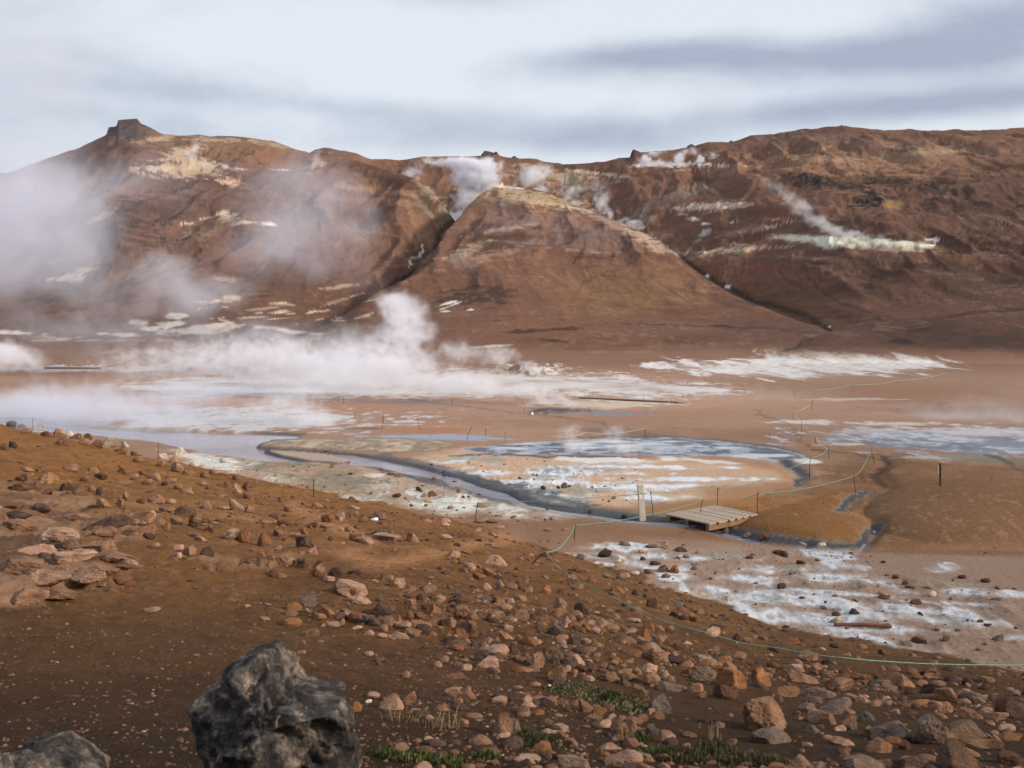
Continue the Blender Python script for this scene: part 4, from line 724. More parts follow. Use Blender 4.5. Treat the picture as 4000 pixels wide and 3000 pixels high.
# the smaller rest and thousands of pebbles: one mass
class Acc:
    def __init__(s): s.V, s.T, s.C, s.n = [], [], [], 0
    def add(s, V, T, c): s.V.append(V); s.T.append(T+s.n); s.C.append(np.repeat(np.asarray(c)[None, :], len(V), 0)); s.n += len(V)
acc = Acc(); protos2 = [rock_shape(50+k, 2, 6) for k in range(14)]; protos1 = [rock_shape(90+k, 1, 6) for k in range(10)]
for i, (px, py, w_, h_, c) in enumerate(rest):
    X, Y, Z = ground_at(px, py); wm, hm_ = w_/F*Y, h_/F*Y
    V, T = protos2[i % 14]; V = V*np.array([wm/2, wm*0.4, hm_*0.6]); V = V+np.array([X, Y+wm*0.3, Z+hm_*0.35])
    acc.add(V, T, lin(*ROCKC[c][0])*_rr.uniform(0.7, 1.2))
rs = np.random.RandomState(5)
def pebbles(n, ulo, uhi, Ylo, Yhi, slo, shi, cols, dens=None):
    Y = np.exp(rs.uniform(math.log(Ylo), math.log(Yhi), n)); u = rs.uniform(ulo, uhi, n); X = (u-CX)/F*Y
    if dens is not None:
        k = rs.rand(n) < dens(X, Y, u); X, Y, u = X[k], Y[k], u[k]
    Z = zgrid(X, Y)
    for j in range(len(X)):
        s_ = (slo+(shi-slo)*rs.rand()**5)*0.5
        V, T = protos1[j % 10] if s_/Y[j] < 0.0016 else protos2[j % 14]
        a = rs.rand()*6.28; ca, sa = math.cos(a), math.sin(a)
        V = V*np.array([s_, s_*rs.uniform(.6, 1), s_*rs.uniform(.25, .65)]); V = np.stack([V[:, 0]*ca-V[:, 1]*sa, V[:, 0]*sa+V[:, 1]*ca, V[:, 2]], 1)+np.array([X[j], Y[j], Z[j]+s_*0.15])
        acc.add(V, T, lin(*ROCKC[cols[rs.randint(len(cols))]][0])*rs.uniform(0.45, 0.95))
def on_slope(X, Y, u): return (3.0*(1-(Y-4)/(np.interp(u, TOE_U, TOE_Y)-4)) > -0.05).astype(float)
def dens_slope(X, Y, u):
    return on_slope(X, Y, u)*(0.15+0.85*sst(0.45, 0.62, fbm(X/1.6, Y/1.8, 3, 201)))*(0.35+0.65*sst(900, 2200, u+(Y > 14)*1200))
pebbles(8000, -500, 4500, 3.6, 13, 0.008, 0.055, 'tttdddo', dens_slope)
pebbles(15000, -300, 4300, 7, 48, 0.025, 0.17, 'tttpodd', dens_slope)
pebbles(6500, 1500, 4400, 3.8, 14, 0.015, 0.11, 'tttpodd', dens_slope)
pebbles(11000, -400, 2300, 3.6, 10, 0.005, 0.024, 'ttdpgt')
def dens_flat(X, Y, u): return (1-on_slope(X, Y, u))*sst(0.5, 0.66, fbm(X/1.2, Y/1.2, 3, 205))
pebbles(5000, 600, 4300, 14, 40, 0.02, 0.10, 'tddgw', dens_flat)
pebbles(2600, 650, 2200, 25, 44, 0.03, 0.14, 'tddgwd', dens_flat)
pebbles(1600, 2200, 4200, 15, 26, 0.02, 0.10, 'tddgwd', dens_flat)
sm = mesh_from('loose_stones', np.concatenate(acc.V), tris=np.concatenate(acc.T), smooth=False); attr(sm, 'Col', np.concatenate(acc.C))
stm, snt, sb = newmat('loose_stone'); sa_ = N(snt, 'ShaderNodeAttribute', attribute_name='Col'); sg = N(snt, 'ShaderNodeNewGeometry')
snn = noise(snt, sg.outputs['Position'], 35.0, 4, 0.6); snt.links.new(mixc(snt, 1.0, sa_.outputs['Color'], math_(snt, 'MULTIPLY_ADD', snn, 1.0, 0.5), 'MULTIPLY'), sb.inputs['Base Color']); sb.inputs['Roughness'].default_value = .95; sb.inputs['Specular IOR Level'].default_value = .15
snt.links.new(bump(snt, snn, 0.5, 0.01), sb.inputs['Normal'])
tag(obj('loose_stones', sm, stm), 'scatter of pebbles and small stones over soil and mud', None, None, 'stuff')
print('rocks', len(big), 'rest', len(rest), 'stone verts', acc.n)

# ---------------------------------------------------------------- the two dark volcanic boulders close by
def profile_boulder(name, outline, Yd, depth, seed, label):
    """craggy boulder: outline in the y=Yd plane swollen to a real depth"""
    pts = np.array([P(x, y, Yd)[[0, 2]] for x, y in outline]); c = pts.mean(0)
    ang = np.arctan2(pts[:, 1]-c[1], pts[:, 0]-c[0]); rad = np.hypot(pts[:, 0]-c[0], pts[:, 1]-c[1])
    o = np.argsort(ang); ang, rad = ang[o], rad[o]; ang = np.concatenate([ang-2*np.pi, ang, ang+2*np.pi]); rad = np.tile(rad, 3)
    V, T = ico(6)
    th = np.arctan2(V[:, 2], V[:, 0]); R = np.interp(th, ang, rad)
    s = np.hypot(V[:, 0], V[:, 2])
    # flatter front: superellipse
    q = np.abs(V[:, 1]); prof = np.sign(V[:, 1])*(1-(1-q)**1.0)
    rr_ = (1-q**2.6)**(1/2.2)
    Q = np.stack([c[0]+R*rr_*np.cos(th), Yd+prof*depth/2, c[1]+R*rr_*np.sin(th)], 1)
    L = Q-np.array([c[0], Yd, c[1]])
    ed = sst(0.0, 0.45, q)
    disp = n3d(L*7, 1.0, seed)*0.16*(0.2+0.8*ed)-np.abs(n3d(L*13+2, 1.0, seed+2))*0.13*(0.3+0.7*ed)+n3d(L*32, 1.0, seed+4)*0.035-np.abs(n3d(L*60, 1.0, seed+6))*0.022+n3d(L*130, 1.0, seed+7)*0.008
    # fracture planes cut broad faces into the front
    rsb = np.random.RandomState(seed)
    for k in range(9):
        nn_ = rsb.normal(size=3); nn_[1] = -abs(nn_[1])-0.5; nn_ /= np.linalg.norm(nn_)
        ext = ((Q-np.array([c[0], Yd, c[1]]))@nn_); lim = ext.max()*rsb.uniform(0.76, 0.90)
        over = np.maximum(ext-lim, 0); Q = Q-nn_[None, :]*(over*0.92)[:, None]
    Q = Q+V*disp[:, None]
    base = np.array([c[0], Yd, zat(c[0], Yd)])
    me = mesh_from(name, Q-base, tris=T, smooth=False)
    m, nt, b = newmat('lichen_basalt')
    geo = N(nt, 'ShaderNodeNewGeometry'); pos = geo.outputs['Position']
    a = noise(nt, pos, 9.0, 8, 0.72, 0.35); d = noise(nt, pos, 26.0, 6, 0.7, 0.4); e = noise(nt, pos, 110.0, 4, 0.7)
    c0 = ramp(nt, a, [(0.38, tuple(lin(32,31,33))), (0.49, tuple(lin(62,58,57))), (0.58, tuple(lin(112,102,95))), (0.67, tuple(lin(166,144,124)))])
    c1 = ramp(nt, d, [(0.36, (0.35,)*3), (0.55, (1.0,)*3), (0.7, (1.5,1.4,1.25))])
    cc = mixc(nt, 0.85, c0, c1, 'MULTIPLY')
    cc = mixc(nt, 0.6, cc, ramp(nt, e, [(0.35, (0.5,)*3), (0.68, (1.5,)*3)]), 'MULTIPLY')
    li = ramp(nt, noise(nt, pos, 17.0, 6, 0.75, 1.2), [(0.60, (0, 0, 0)), (0.66, (1, 1, 1))])
    cc = mixc(nt, math_(nt, 'MULTIPLY', li, 0.6), cc, tuple(lin(178,148,120)))
    nt.links.new(cc, b.inputs['Base Color']); b.inputs['Roughness'].default_value = 0.9; b.inputs['Specular IOR Level'].default_value = 0.2
    h = bump(nt, a, 0.7, 0.04); h = bump(nt, d, 0.8, 0.014, h); h = bump(nt, e, 0.6, 0.004, h); nt.links.new(h, b.inputs['Normal'])
    o = obj(name, me, m, None, tuple(base)); tag(o, label, 'boulder')
profile_boulder('boulder', [(725,2779),(745,2745),(790,2705),(842,2650),(886,2600),(950,2572),(1000,2545),(1038,2527),(1066,2540),(1072,2580),(1108,2612),(1122,2655),(1171,2682),(1228,2708),(1291,2716),(1361,2724),(1376,2770),(1384,2840),(1396,2900),(1410,2960),(1425,3030),(1430,3120),(1200,3180),(900,3170),(800,3100),(775,3000),(760,2937),(765,2887),(745,2823)], 3.55, 0.55, 11, 'big dark craggy boulder with grey and tan lichen, closest to the viewer')
profile_boulder('boulder', [(-140,3010),(-60,2985),(10,2965),(80,2948),(150,2945),(225,2950),(270,2975),(300,3005),(345,3035),(370,3060),(380,3160),(100,3200),(-180,3160),(-190,3030)], 3.3, 0.45, 23, 'rounded lichen spotted boulder top cut by the bottom corner of the picture')

# craggy knobs standing on the skyline
for (px, py, w_, h_, lab) in ((1905,612,56,26,'blocky dark crag on the middle of the skyline'),(1935,612,36,20,'pointed dark crag on the skyline beside the blocky one'),(2012,622,34,14,'small dark crag on the skyline nearest the steaming gully'),(2482,612,44,30,'square dark crag on the skyline just before the row of steaming vents'),(2857,562,26,12,'tiny dark crag on the skyline past the steaming vents'),(3277,505,34,16,'round dark crag on the highest part of the long ridge'),(2700,575,40,12,'low flat dark crag on the skyline above the steaming vents')):
    u = px; Yc = float(ip(LAY['C']['Yc'], u))-6; X = (px-CX)/F*Yc
    zz = CZ+(HY-py)/F*Yc
    wm, hm_ = w_/F*Yc, h_/F*Yc
    V, T = rock_shape(int(px), 4, 14, rough=0.1)
    me = mesh_from('crag', V*np.array([wm/2, wm/2, hm_*0.9]), tris=T)
    if 'crag_rock' not in bpy.data.materials: CR = flat_mat('crag_rock', (72,60,58), .95, .4, .4)
    tag(obj('crag', me, CR, None, (X, Yc, zz+hm_*0.1)), lab, 'crag', 'crags on the skyline')
# ---------------------------------------------------------------- helpers for made things
def tube(pts, r, seg=8, cap=True, rads=None):
    pts = [np.array(p, dtype=float) for p in pts]; V = []; Fq = []
    n = len(pts); up = np.array([0.13, 0.21, 0.97])
    for i, p in enumerate(pts):
        t = pts[min(i+1, n-1)]-pts[max(i-1, 0)]; t = t/np.linalg.norm(t)
        a = np.cross(t, up); a = a/np.linalg.norm(a) if np.linalg.norm(a) > 1e-4 else np.array([1., 0, 0]); b = np.cross(t, a)
        rr_ = r if rads is None else rads[i]
        for k in range(seg):
            an = 2*math.pi*k/seg; V.append(p+a*math.cos(an)*rr_+b*math.sin(an)*rr_)
    for i in range(n-1):
        for k in range(seg):
            k2 = (k+1) % seg; Fq.append([i*seg+k, i*seg+k2, (i+1)*seg+k2, (i+1)*seg+k])
    return np.array(V), np.array(Fq)
def bm_mesh(name, build, smooth=False):
    bm = bmesh.new(); build(bm); me = bpy.data.meshes.new(name); bm.normal_update(); bm.to_mesh(me); bm.free()
    if smooth: me.polygons.foreach_set('use_smooth', np.ones(len(me.polygons), dtype=bool))
    return me
def add_box(bm, M, sx, sy, sz, bev=0.004):
    r = bmesh.ops.create_cube(bm, size=1.0); vs = r['verts']
    bmesh.ops.scale(bm, vec=(sx, sy, sz), verts=vs)
    if bev: 
        es = list({e for v in vs for e in v.link_edges}); g = bmesh.ops.bevel(bm, geom=es, offset=bev, segments=1, affect='EDGES'); vs = list({v for f in g['faces'] for v in f.verts} | {v for v in vs if v.is_valid})
    bmesh.ops.transform(bm, matrix=M, verts=[v for v in vs if v.is_valid])
from mathutils import Matrix
M_rust = flat_mat('rusty_iron', (62,44,38), 0.8, 0.4, 60, 0.3)
M_wood = flat_mat('weathered_wood', (190,180,164), 0.85, 0.35, 14, 0, (8, 8, 0.6))
M_deck = flat_mat('weathered_planks', (152,136,122), 0.85, 0.3, 9, 0, (1, 9, 9))
M_beam = flat_mat('damp_beam_wood', (118,90,68), 0.9, 0.3, 8)
M_rope = flat_mat('green_rope', (98,140,120), 0.8, 0.35, 25)
M_ropef = flat_mat('faded_rope', (176,182,160), 0.8, 0.15, 60)
M_panel = flat_mat('grey_painted_panel', (150,146,144), 0.8, 0.1, 30)
M_paper = flat_mat('paper', (228,228,228), 0.8, 0.06, 30)

# ---------------------------------------------------------------- rope stakes
tops = {}
def stake(px, ybot, ytop, dxtop, label, group, r=0.0085, hook=True, mat=None):
    X, Y, Z = ground_at(px, ybot); h = (ybot-ytop)/F*Y; lean = dxtop/F*Y
    root = bpy.data.objects.new('rope_stake', None); COL.objects.link(root); root.location = (X, Y, Z)
    pts = [(0, 0, -0.10), (lean*0.3, 0, h*0.3), (lean*0.65, 0, h*0.65), (lean, 0, h)]
    V, Q = tube(pts, r, 8); o = obj('rod', mesh_from('rod', V, faces4=Q), mat or M_rust, root)
    if hook:
        c = np.array([lean, 0, h-0.012]); pp = [c+np.array([math.cos(a)*0.020+0.012, 0, math.sin(a)*0.020]) for a in np.linspace(math.pi, -math.pi*0.7, 9)]
        V, Q = tube(pp, r*0.6, 6); obj('loop', mesh_from('loop', V, faces4=Q), mat or M_rust, root)
    tag(root, label, 'stake', group)
    return np.array([X+lean, Y, Z+h-0.01])
G1 = 'iron stakes holding the green rope'
T = {}
for key, a in {
 'edge': (125,1688,1634,3,'thin iron stake standing on the rocky edge of the hillside, furthest west'),
 'pool': (618,1792,1726,0,'thin iron stake on the hillside beside the steaming pool'),
 'mud': (1225,1945,1874,0,'thin iron stake above the pale mud bank'),
 'upper': (1856,2032,1964,10,'iron stake at the near end of the upper rope'),
 'pair': (2553,2016,1922,-12,'iron stake standing just behind the wooden post'),
 'deckfar': (2803,1976,1906,0,'iron stake behind the far edge of the plank footbridge'),
 'bend': (3161,1874,1786,4,'tall iron stake where the far rope bends beside the small blue gully'),
 'top': (3237,1793,1749,0,'iron stake at the far end of the upper rope'),
 'b1': (2132,2165,2161,0,'x'),
 'corner': (2243,2112,2050,3,'reddish iron stake where the rope drops down from the footbridge'),
 'decknear': (2729,2056,1955,14,'iron stake at the near corner of the plank footbridge'),
 'deckright': (2957,2012,1927,2,'iron stake at the far end of the plank footbridge'),
 'slope': (3344,1930,1858,-10,'leaning iron stake above the little blue stream gully'),
 'far2': (3417,1812,1753,-15,'leaning iron stake at the far end of the lower rope')}.items():
    if key == 'b1': continue
    T[key] = stake(a[0], a[1], a[2], a[3], a[4], G1, 0.010)
# the stake that has fallen aslant among the rocks
X, Y, Z = ground_at(2076, 2206); root = bpy.data.objects.new('rope_stake', None); COL.objects.link(root); root.location = (X, Y, Z)
dx = 58/F*Y; V, Q = tube([(-dx*0.1, 0, -0.03), (dx*0.5, 0.05, 0.11), (dx, 0.1, 44/F*Y)], 0.012, 8); obj('rod', mesh_from('rod', V, faces4=Q), M_rust, root)
tag(root, 'rusty iron stake leaning steeply over the rocks at the sag of the rope', 'stake', G1); T['lean'] = np.array([X+dx, Y+0.1, Z+44/F*Y])
G2 = 'thin far stakes on the mud flat'
far = [(1493,1675,1622,3),(1640,1682,1634,-10),(1820,1720,1670,20),(1888,1673,1672,0),(1897,1705,1670,0),(1972,1725,1683,2),(2300,1612,1590,2),(2305,1615,1592,0),(2521,1708,1670,0),(2045,1615,1595,3),(1343,1580,1553,-1),(1343,1580,1553,0),(1768,1580,1560,0),(583,1556,1527,2),(572,1597,1577,-2),(997,1572,1538,0),(871,1603,1574,0),(315,1588,1565,0),(277,1543,1522,0),
  (1385,1636,1612,0),(1498,1652,1616,-2),(528,1427,1408,0),(545,1429,1410,0),(668,1434,1422,0),(350,1495,1478,0),(466,1475,1458,-2),(549,1466,1448,0),(3005,1715,1694,0),(3185,1732,1700,0),(3130,1690,1643,2),(3097,1640,1603,2),(3175,1582,1554,-4),(3170,1608,1575,0),(2900,1520,1497,-5),(2911,1537,1515,-6),(2830,1556,1538,-2),(2667,1558,1537,0),(2624,1578,1561,-1),(2514,1560,1539,0),(2476,1562,1543,0),(2332,1546,1533,0),(2302,1547,1534,0),(2527,1608,1600,0),(2752,1499,1478,0),(2821,1472,1457,0),(2661,1461,1447,0),(3103,1543,1522,0),(3333,1519,1497,0),(3501,1500,1485,2),(3408,1485,1470,0),(3615,1485,1476,0),(3669,1447,1434,0),(3147,1482,1467,0),(2467,1471,1450,-1),(2575,1470,1452,0),(2343,1455,1443,0),(2161,1443,1427,0),(2505,1414,1399,0),(3650,1392,1380,0)]
fl_ = []; n = 0
names = ['beside the lake','near the grey channel']
for (px, yb, yt, dx) in far:
    if yb-yt < 5: continue
    X, Y, Z = ground_at(px, yb)
    dist = 'past the blue pools' if yb > 1640 else ('past the dark vent' if yb > 1560 else ('on the pale far sheets' if yb > 1470 else 'near the foot of the hills'))
    side = 'behind the lake' if px < 1100 else ('amid the ochre flat' if px < 1900 else ('in line with the wooden post' if px < 2560 else 'beyond the footbridge'))
    lean = 'leaning' if abs(dx) > 4 else 'upright'
    fl_.append((px, yb, yt, dx, (lean, dist, side)))
for k, (px, yb, yt, dx, key) in enumerate(fl_):
    same = [f for f in fl_ if f[4] == key]; same.sort(key=lambda f: f[0]); pos = same.index(fl_[k])
    pre = '' if len(same) == 1 else ['first ', 'second ', 'third ', 'fourth ', 'fifth ', 'sixth ', 'seventh ', 'eighth ', 'ninth ', 'tenth ', 'eleventh ', 'twelfth '][min(pos, 11)]
    stake(px, yb, yt, dx, f'{pre}{key[0]} stake {key[1]}, {key[2]}', G2, 0.010, hook=False)

# ---------------------------------------------------------------- ropes
def span(a, b, sag, n=16):
    a, b = np.array(a), np.array(b)
    return [a+(b-a)*t+np.array([0, 0, -4*sag*t*(1-t)]) for t in np.linspace(0, 1, n)]
def rope(pts, r, label, mat=None):
    V, Q = tube(pts, r, 6); base = pts[0]
    o = obj('rope', mesh_from('rope', V-np.array(base), faces4=Q), mat or M_rope, None, tuple(base)); tag(o, label, 'rope', 'fence ropes'); return o
def chain(keys, sags):
    out = []
    for a, b, s in zip(keys[:-1], keys[1:], sags): out += span(a, b, s)[(1 if out else 0):]
    return out
# wooden post attachment point
Xp, Yp, Zp = ground_at(2512, 2030)
post_pt = np.array([Xp-0.06, Yp-0.09, Zp+(2030-1928)/F*Yp])
rope(chain([T['upper'], post_pt, T['pair'], T['deckfar'], T['bend'], T['top']], [0.03, 0.0, 0.04, 0.20, 0.10]), 0.0085, 'upper green rope from the wooden post past the footbridge to the bend')
rope(chain([T['far2'], T['slope'], T['deckright'], T['decknear'], T['corner'], T['lean']], [0.20, 0.10, 0.14, 0.10, 0.16]), 0.0085, 'lower green rope running in front of the footbridge and sagging to the leaning stake')
pts = [T['lean']]
for (x, y, lift) in ((2180,2215,.16),(2250,2262,.22),(2310,2290,.18),(2400,2335,.18),(2500,2385,.18),(2600,2428,.2),(2750,2470,.22),(2900,2512,.24),(3050,2533,.26),(3200,2560,.28),(3400,2580,.28),(3600,2592,.26),(3800,2597,.24),(4010,2598,.15),(4300,2600,.15)):
    X, Y, Z = ground_at(x, y+lift/13*F); pts.append(np.array([(x-CX)/F*Y, Y, CZ+(HY-y)/F*Y]))
rope(pts, 0.0045, 'green rope lying over the rocks down the hillside to the picture edge')
def rope_far(keys, sag, label, r=0.008):
    ps = []
    for (x, y) in keys:
        X, Y, Z = ground_at(x, y+40 if y > 1600 else y+22); ps.append(np.array([(x-CX)/F*Y, Y, CZ+(HY-y)/F*Y]))
    rope(chain(ps, [sag]*(len(ps)-1)), r, label, M_ropef)
rope(chain([P(-200,1632,T['edge'][1]), T['edge'], T['pool'], T['mud'], T['upper']], [0.02, 0.12, 0.10, 0.15]), 0.0045, 'thin dark green rope strung along the western edge of the hillside', M_rope)
rope_far([(1972,1683),(2145,1700),(2290,1688),(2521,1672)], 0.15, 'faded rope hanging in loops behind the steaming grey pool')
rope_far([(3237,1752),(3185,1702),(3132,1645),(3097,1605),(3168,1577)], 0.15, 'pale rope zigzagging back over the pink flat')
rope_far([(2540,1603),(2620,1566)], 0.1, 'short pale rope near the far boardwalk end')
rope_far([(3177,1520),(3330,1500),(3500,1487),(3700,1455)], 0.2, 'pale rope along the far track under the hills')

# ---------------------------------------------------------------- wooden post
root = bpy.data.objects.new('wooden_post', None); COL.objects.link(root); root.location = (Xp, Yp, Zp)
def b_(bm):
    w = 0.165; h = 140/F*Yp; ln = -12/F*Yp
    bmesh.ops.create_cube(bm, size=1.0); 
    for v in bm.verts:
        t = v.co.z+0.5; v.co = Vector((v.co.x*w+ln*t, v.co.y*w, -0.15+(h+0.15-0.03)*t))
    top = [f for f in bm.faces if f.normal.z > 0.5 or f.calc_center_median().z > h*0.8][:]
    top = max(bm.faces, key=lambda f: f.calc_center_median().z)
    r = bmesh.ops.inset_region(bm, faces=[top], thickness=0.03, depth=0.0)
    for v in top.verts: v.co.z += 0.035
    bmesh.ops.bevel(bm, geom=[e for e in bm.edges if abs((e.verts[0].co-e.verts[1].co).z) > 0.3], offset=0.012, segments=2, affect='EDGES')
    bmesh.ops.subdivide_edges(bm, edges=[e for e in bm.edges if abs((e.verts[0].co-e.verts[1].co).z) > 0.3], cuts=8)
    for v in bm.verts:
        v.co.x += 0.004*math.sin(v.co.z*23+v.co.y*9); v.co.y += 0.004*math.sin(v.co.z*17+v.co.x*40)
obj('post_body', bm_mesh('post_body', b_), M_wood, root)
hp = 140/F*Yp
obj('notice_plate', bm_mesh('notice_plate', lambda bm: add_box(bm, Matrix.Translation((-0.02-12/F*Yp*0.66, -0.094, hp*0.67)), 0.085, 0.006, 0.13, 0.002)), M_paper, root)
V, Q = tube([(-0.1,-0.09,hp*0.735),(-0.02,-0.105,hp*0.74),(0.06,-0.095,hp*0.735)], 0.006, 6); obj('staple', mesh_from('staple', V, faces4=Q), M_rust, root)
tag(root, 'short square grey weathered wooden post with chamfered top beside the footbridge', 'post')

# sign stake on the brown mound
X, Y, Z = ground_at(3673, 1898); root = bpy.data.objects.new('sign_stake', None); COL.objects.link(root); root.location = (X, Y, Z); h = 88/F*Y
obj('pole', bm_mesh('pole', lambda bm: add_box(bm, Matrix.Translation((0, 0, h/2-0.05)), 0.05, 0.04, h+0.1, 0.004)), M_rust, root)
obj('panel', bm_mesh('panel', lambda bm: add_box(bm, Matrix.Translation((-0.06, -0.01, h*0.72)) @ Matrix.Rotation(math.radians(55), 4, 'Z'), 0.10, 0.01, h*0.34, 0.002)), M_panel, root)
tag(root, 'dark stake carrying a small grey sign panel on the brown mound', 'sign')
# small pale marker on the flat
X, Y, Z = ground_at(2079, 1620); root = bpy.data.objects.new('marker_block', None)
tag(obj('marker_block', bm_mesh('marker_block', lambda bm: add_box(bm, Matrix.Translation((0, 0, 0.07)) @ Matrix.Rotation(0.4, 4, 'Z'), 0.13, 0.10, 0.20, 0.02)), M_paper, None, (X, Y, Z)), 'small pale marker block on the grey mud before the dark vent', 'marker')

# ---------------------------------------------------------------- plank footbridge
def gp(px, py, z):
    Y = (CZ-z)*F/(py-HY); return np.array([(px-CX)/F*Y, Y, z])
zL = zat(*gp(2600,2007,0.1)[:2]); zd = 0.20
cL, cT, cR, cB = gp(2596,2006,zd), gp(2790,1973,zd), gp(2960,2008,zd), gp(2776,2046,zd)
root = bpy.data.objects.new('plank_footbridge', None); COL.objects.link(root); root.location = tuple((cL+cR)/2-np.array([0, 0, zd-0.05]))
ob = np.array(root.location)
a0, a1 = cL, cB; e0, e1 = cT, cR     # planks run from the a-side ends
def deck(bm):
    n = 13; rr = random.Random(4)
    for k in range(n):
        t0, t1 = (k+0.05)/n, (k+0.93)/n
        p = [a0+(e0-a0)*t0, a1+(e1-a1)*t0, a1+(e1-a1)*t1, a0+(e0-a0)*t1]
        ax = (a1-a0)/np.linalg.norm(a1-a0); s0, s1 = rr.uniform(-.03, .03), rr.uniform(-.05, .05)
        p[0] = p[0]+ax*s0; p[3] = p[3]+ax*s0; p[1] = p[1]+ax*s1; p[2] = p[2]+ax*s1
        dz = rr.uniform(-.006, .006)
        vs = [bm.verts.new(q-ob+np.array([0, 0, dz+z_])) for z_ in (-0.035, 0.0) for q in p]
        for f in ((3,2,1,0),(4,5,6,7),(0,1,5,4),(1,2,6,5),(2,3,7,6),(3,0,4,7)): bm.faces.new([vs[i] for i in f])
obj('deck', bm_mesh('deck', deck), M_deck, root)
for q0, q1, off in ((cL, cT, 0.18), (cB, cR, -0.10), (None, None, 0)):
    if q0 is None: q0, q1, off = (cL+cB)/2, (cT+cR)/2, 0
    ax = (cB-cL)/np.linalg.norm(cB-cL); s_ = q0+ax*off-ob; e_ = q1+ax*off-ob; mid = (s_+e_)/2; d = e_-s_; L_ = np.linalg.norm(d)
    obj('beam', bm_mesh('beam', lambda bm: add_box(bm, Matrix.Translation(Vector(mid)+Vector((0, 0, -0.115))) @ Matrix.Rotation(math.atan2(d[1], d[0]), 4, 'Z'), L_*1.02, 0.10, 0.15, 0.008)), M_beam, root)
tag(root, 'low wooden footbridge of grey planks over the dark stream', 'footbridge')

# far boardwalk edge and the long plank by the steam on the left
def walk(x0, y0, x1, y1, w, hgt, label):
    A_ = np.array(ground_at(x0, y0)); B_2 = np.array(ground_at(x1, y1)); root = bpy.data.objects.new('boardwalk', None); COL.objects.link(root); root.location = tuple(A_)
    d = B_2-A_; L_ = np.linalg.norm(d[:2]); an = math.atan2(d[1], d[0]); M0 = Matrix.Rotation(an, 4, 'Z')
    def dk(bm):
        n = int(L_/0.35)
        for k in range(n): add_box(bm, M0 @ Matrix.Translation(((k+.5)*L_/n, w/2, hgt+d[2]*(k+.5)/n)), L_/n*0.92, w, 0.05, 0)
    obj('deck', bm_mesh('deck', dk), M_deck, root)
    obj('side_board', bm_mesh('side_board', lambda bm: add_box(bm, M0 @ Matrix.Translation((L_/2, -0.03, hgt/2-0.03+d[2]/2)), L_, 0.05, hgt+0.05, 0.004)), M_beam, root)
    tag(root, label, 'boardwalk')
walk(2262, 1556, 2650, 1575, 1.3, 0.10, 'long low boardwalk with dark side board past the dark steaming vent')
walk(172, 1441, 396, 1442, 1.4, 0.25, 'long dark boardwalk edge near the dense puff of steam at the west')

# rusty pipe on the crust, scraps of litter
A_ = np.array(ground_at(3258, 2446)); B_2 = np.array(ground_at(3482, 2454)); V, Q = tube([A_+[0,0,.03], (A_+B_2)/2+[0,0,.045], B_2+[0,0,.03]], 0.028, 10)
tag(obj('rusty_pipe', mesh_from('rusty_pipe', V-A_, faces4=Q), flat_mat('rusty_pipe_iron', (104,62,52), .85, .3, 12), None, tuple(A_)), 'long rusty iron pipe lying on the white crust', 'pipe')
for (px, py, w_, h_, lab) in ((1460,2033,34,12,'crumpled white paper scrap under the pinkish rocks beside the path'),(2430,2505,13,9,'tiny white litter scrap in the middle of the rock field'),(2146,2680,14,7,'tiny pale scrap at the edge of the mossy mat')):
    X, Y, Z = ground_at(px, py); V, T_ = rock_shape(px, 2, 10); me = mesh_from('paper_scrap', V*np.array([w_/F*Y/2, w_/F*Y*.3, h_/F*Y/2])+np.array([0, 0, h_/F*Y*.4]), tris=T_)
    tag(obj('paper_scrap', me, M_paper, None, (X, Y, Z)), lab, 'litter')

# ---------------------------------------------------------------- grass
def grass(name, label, areas, n, h0, h1, cols, lean=0.5, wd=0.004):
    rs = np.random.RandomState(len(label)); V = []; T_ = []; Cg = []; k = 0
    for i in range(n):
        cx, cy, rx, ry = areas[rs.randint(len(areas))]
        a, q = rs.rand()*6.28, math.sqrt(rs.rand()); px, py = cx+rx*q*math.cos(a), cy+ry*q*math.sin(a)
        X, Y, Z = ground_at(px, py); X += rs.uniform(-.01, .01); h = rs.uniform(h0, h1)*(1.15-q*0.6)
        th = rs.rand()*6.28; dx, dy = math.cos(th)*h*lean*rs.rand(), math.sin(th)*h*lean*rs.rand(); wx, wy = -math.sin(th+1)*wd, math.cos(th+1)*wd
        pts_ = [(X-wx, Y-wy, Z-.01), (X+wx, Y+wy, Z-.01), (X+dx*.4+wx*.7, Y+dy*.4+wy*.7, Z+h*.6), (X+dx*.4-wx*.7, Y+dy*.4-wy*.7, Z+h*.6), (X+dx, Y+dy, Z+h)]
        V += pts_; T_ += [[k, k+1, k+2], [k, k+2, k+3], [k+3, k+2, k+4]]; c = lin(*cols[rs.randint(len(cols))])*rs.uniform(.7, 1.2); Cg += [c]*5; k += 5
    me = mesh_from(name, np.array(V), tris=np.array(T_)); attr(me, 'Col', np.array(Cg))
    if 'grass_blade' not in bpy.data.materials:
        m, nt, b = newmat('grass_blade'); a = N(nt, 'ShaderNodeAttribute', attribute_name='Col'); nt.links.new(a.outputs['Color'], b.inputs['Base Color']); b.inputs['Roughness'].default_value = .7; b.inputs['Specular IOR Level'].default_value = .2
    tag(obj(name, me, bpy.data.materials['grass_blade']), label, None, None, 'stuff')
gc = [(46,56,28),(58,66,32),(38,46,24),(80,80,46)]; mc = [(74,78,52),(92,92,66),(60,66,40),(110,104,76),(86,66,44)]
grass('grass', 'bright green grass tufts among the pale stones', [(2030,2905,38,20),(2120,2900,42,26),(2060,2880,30,14)], 600, .015, .055, gc, .9, .0028)
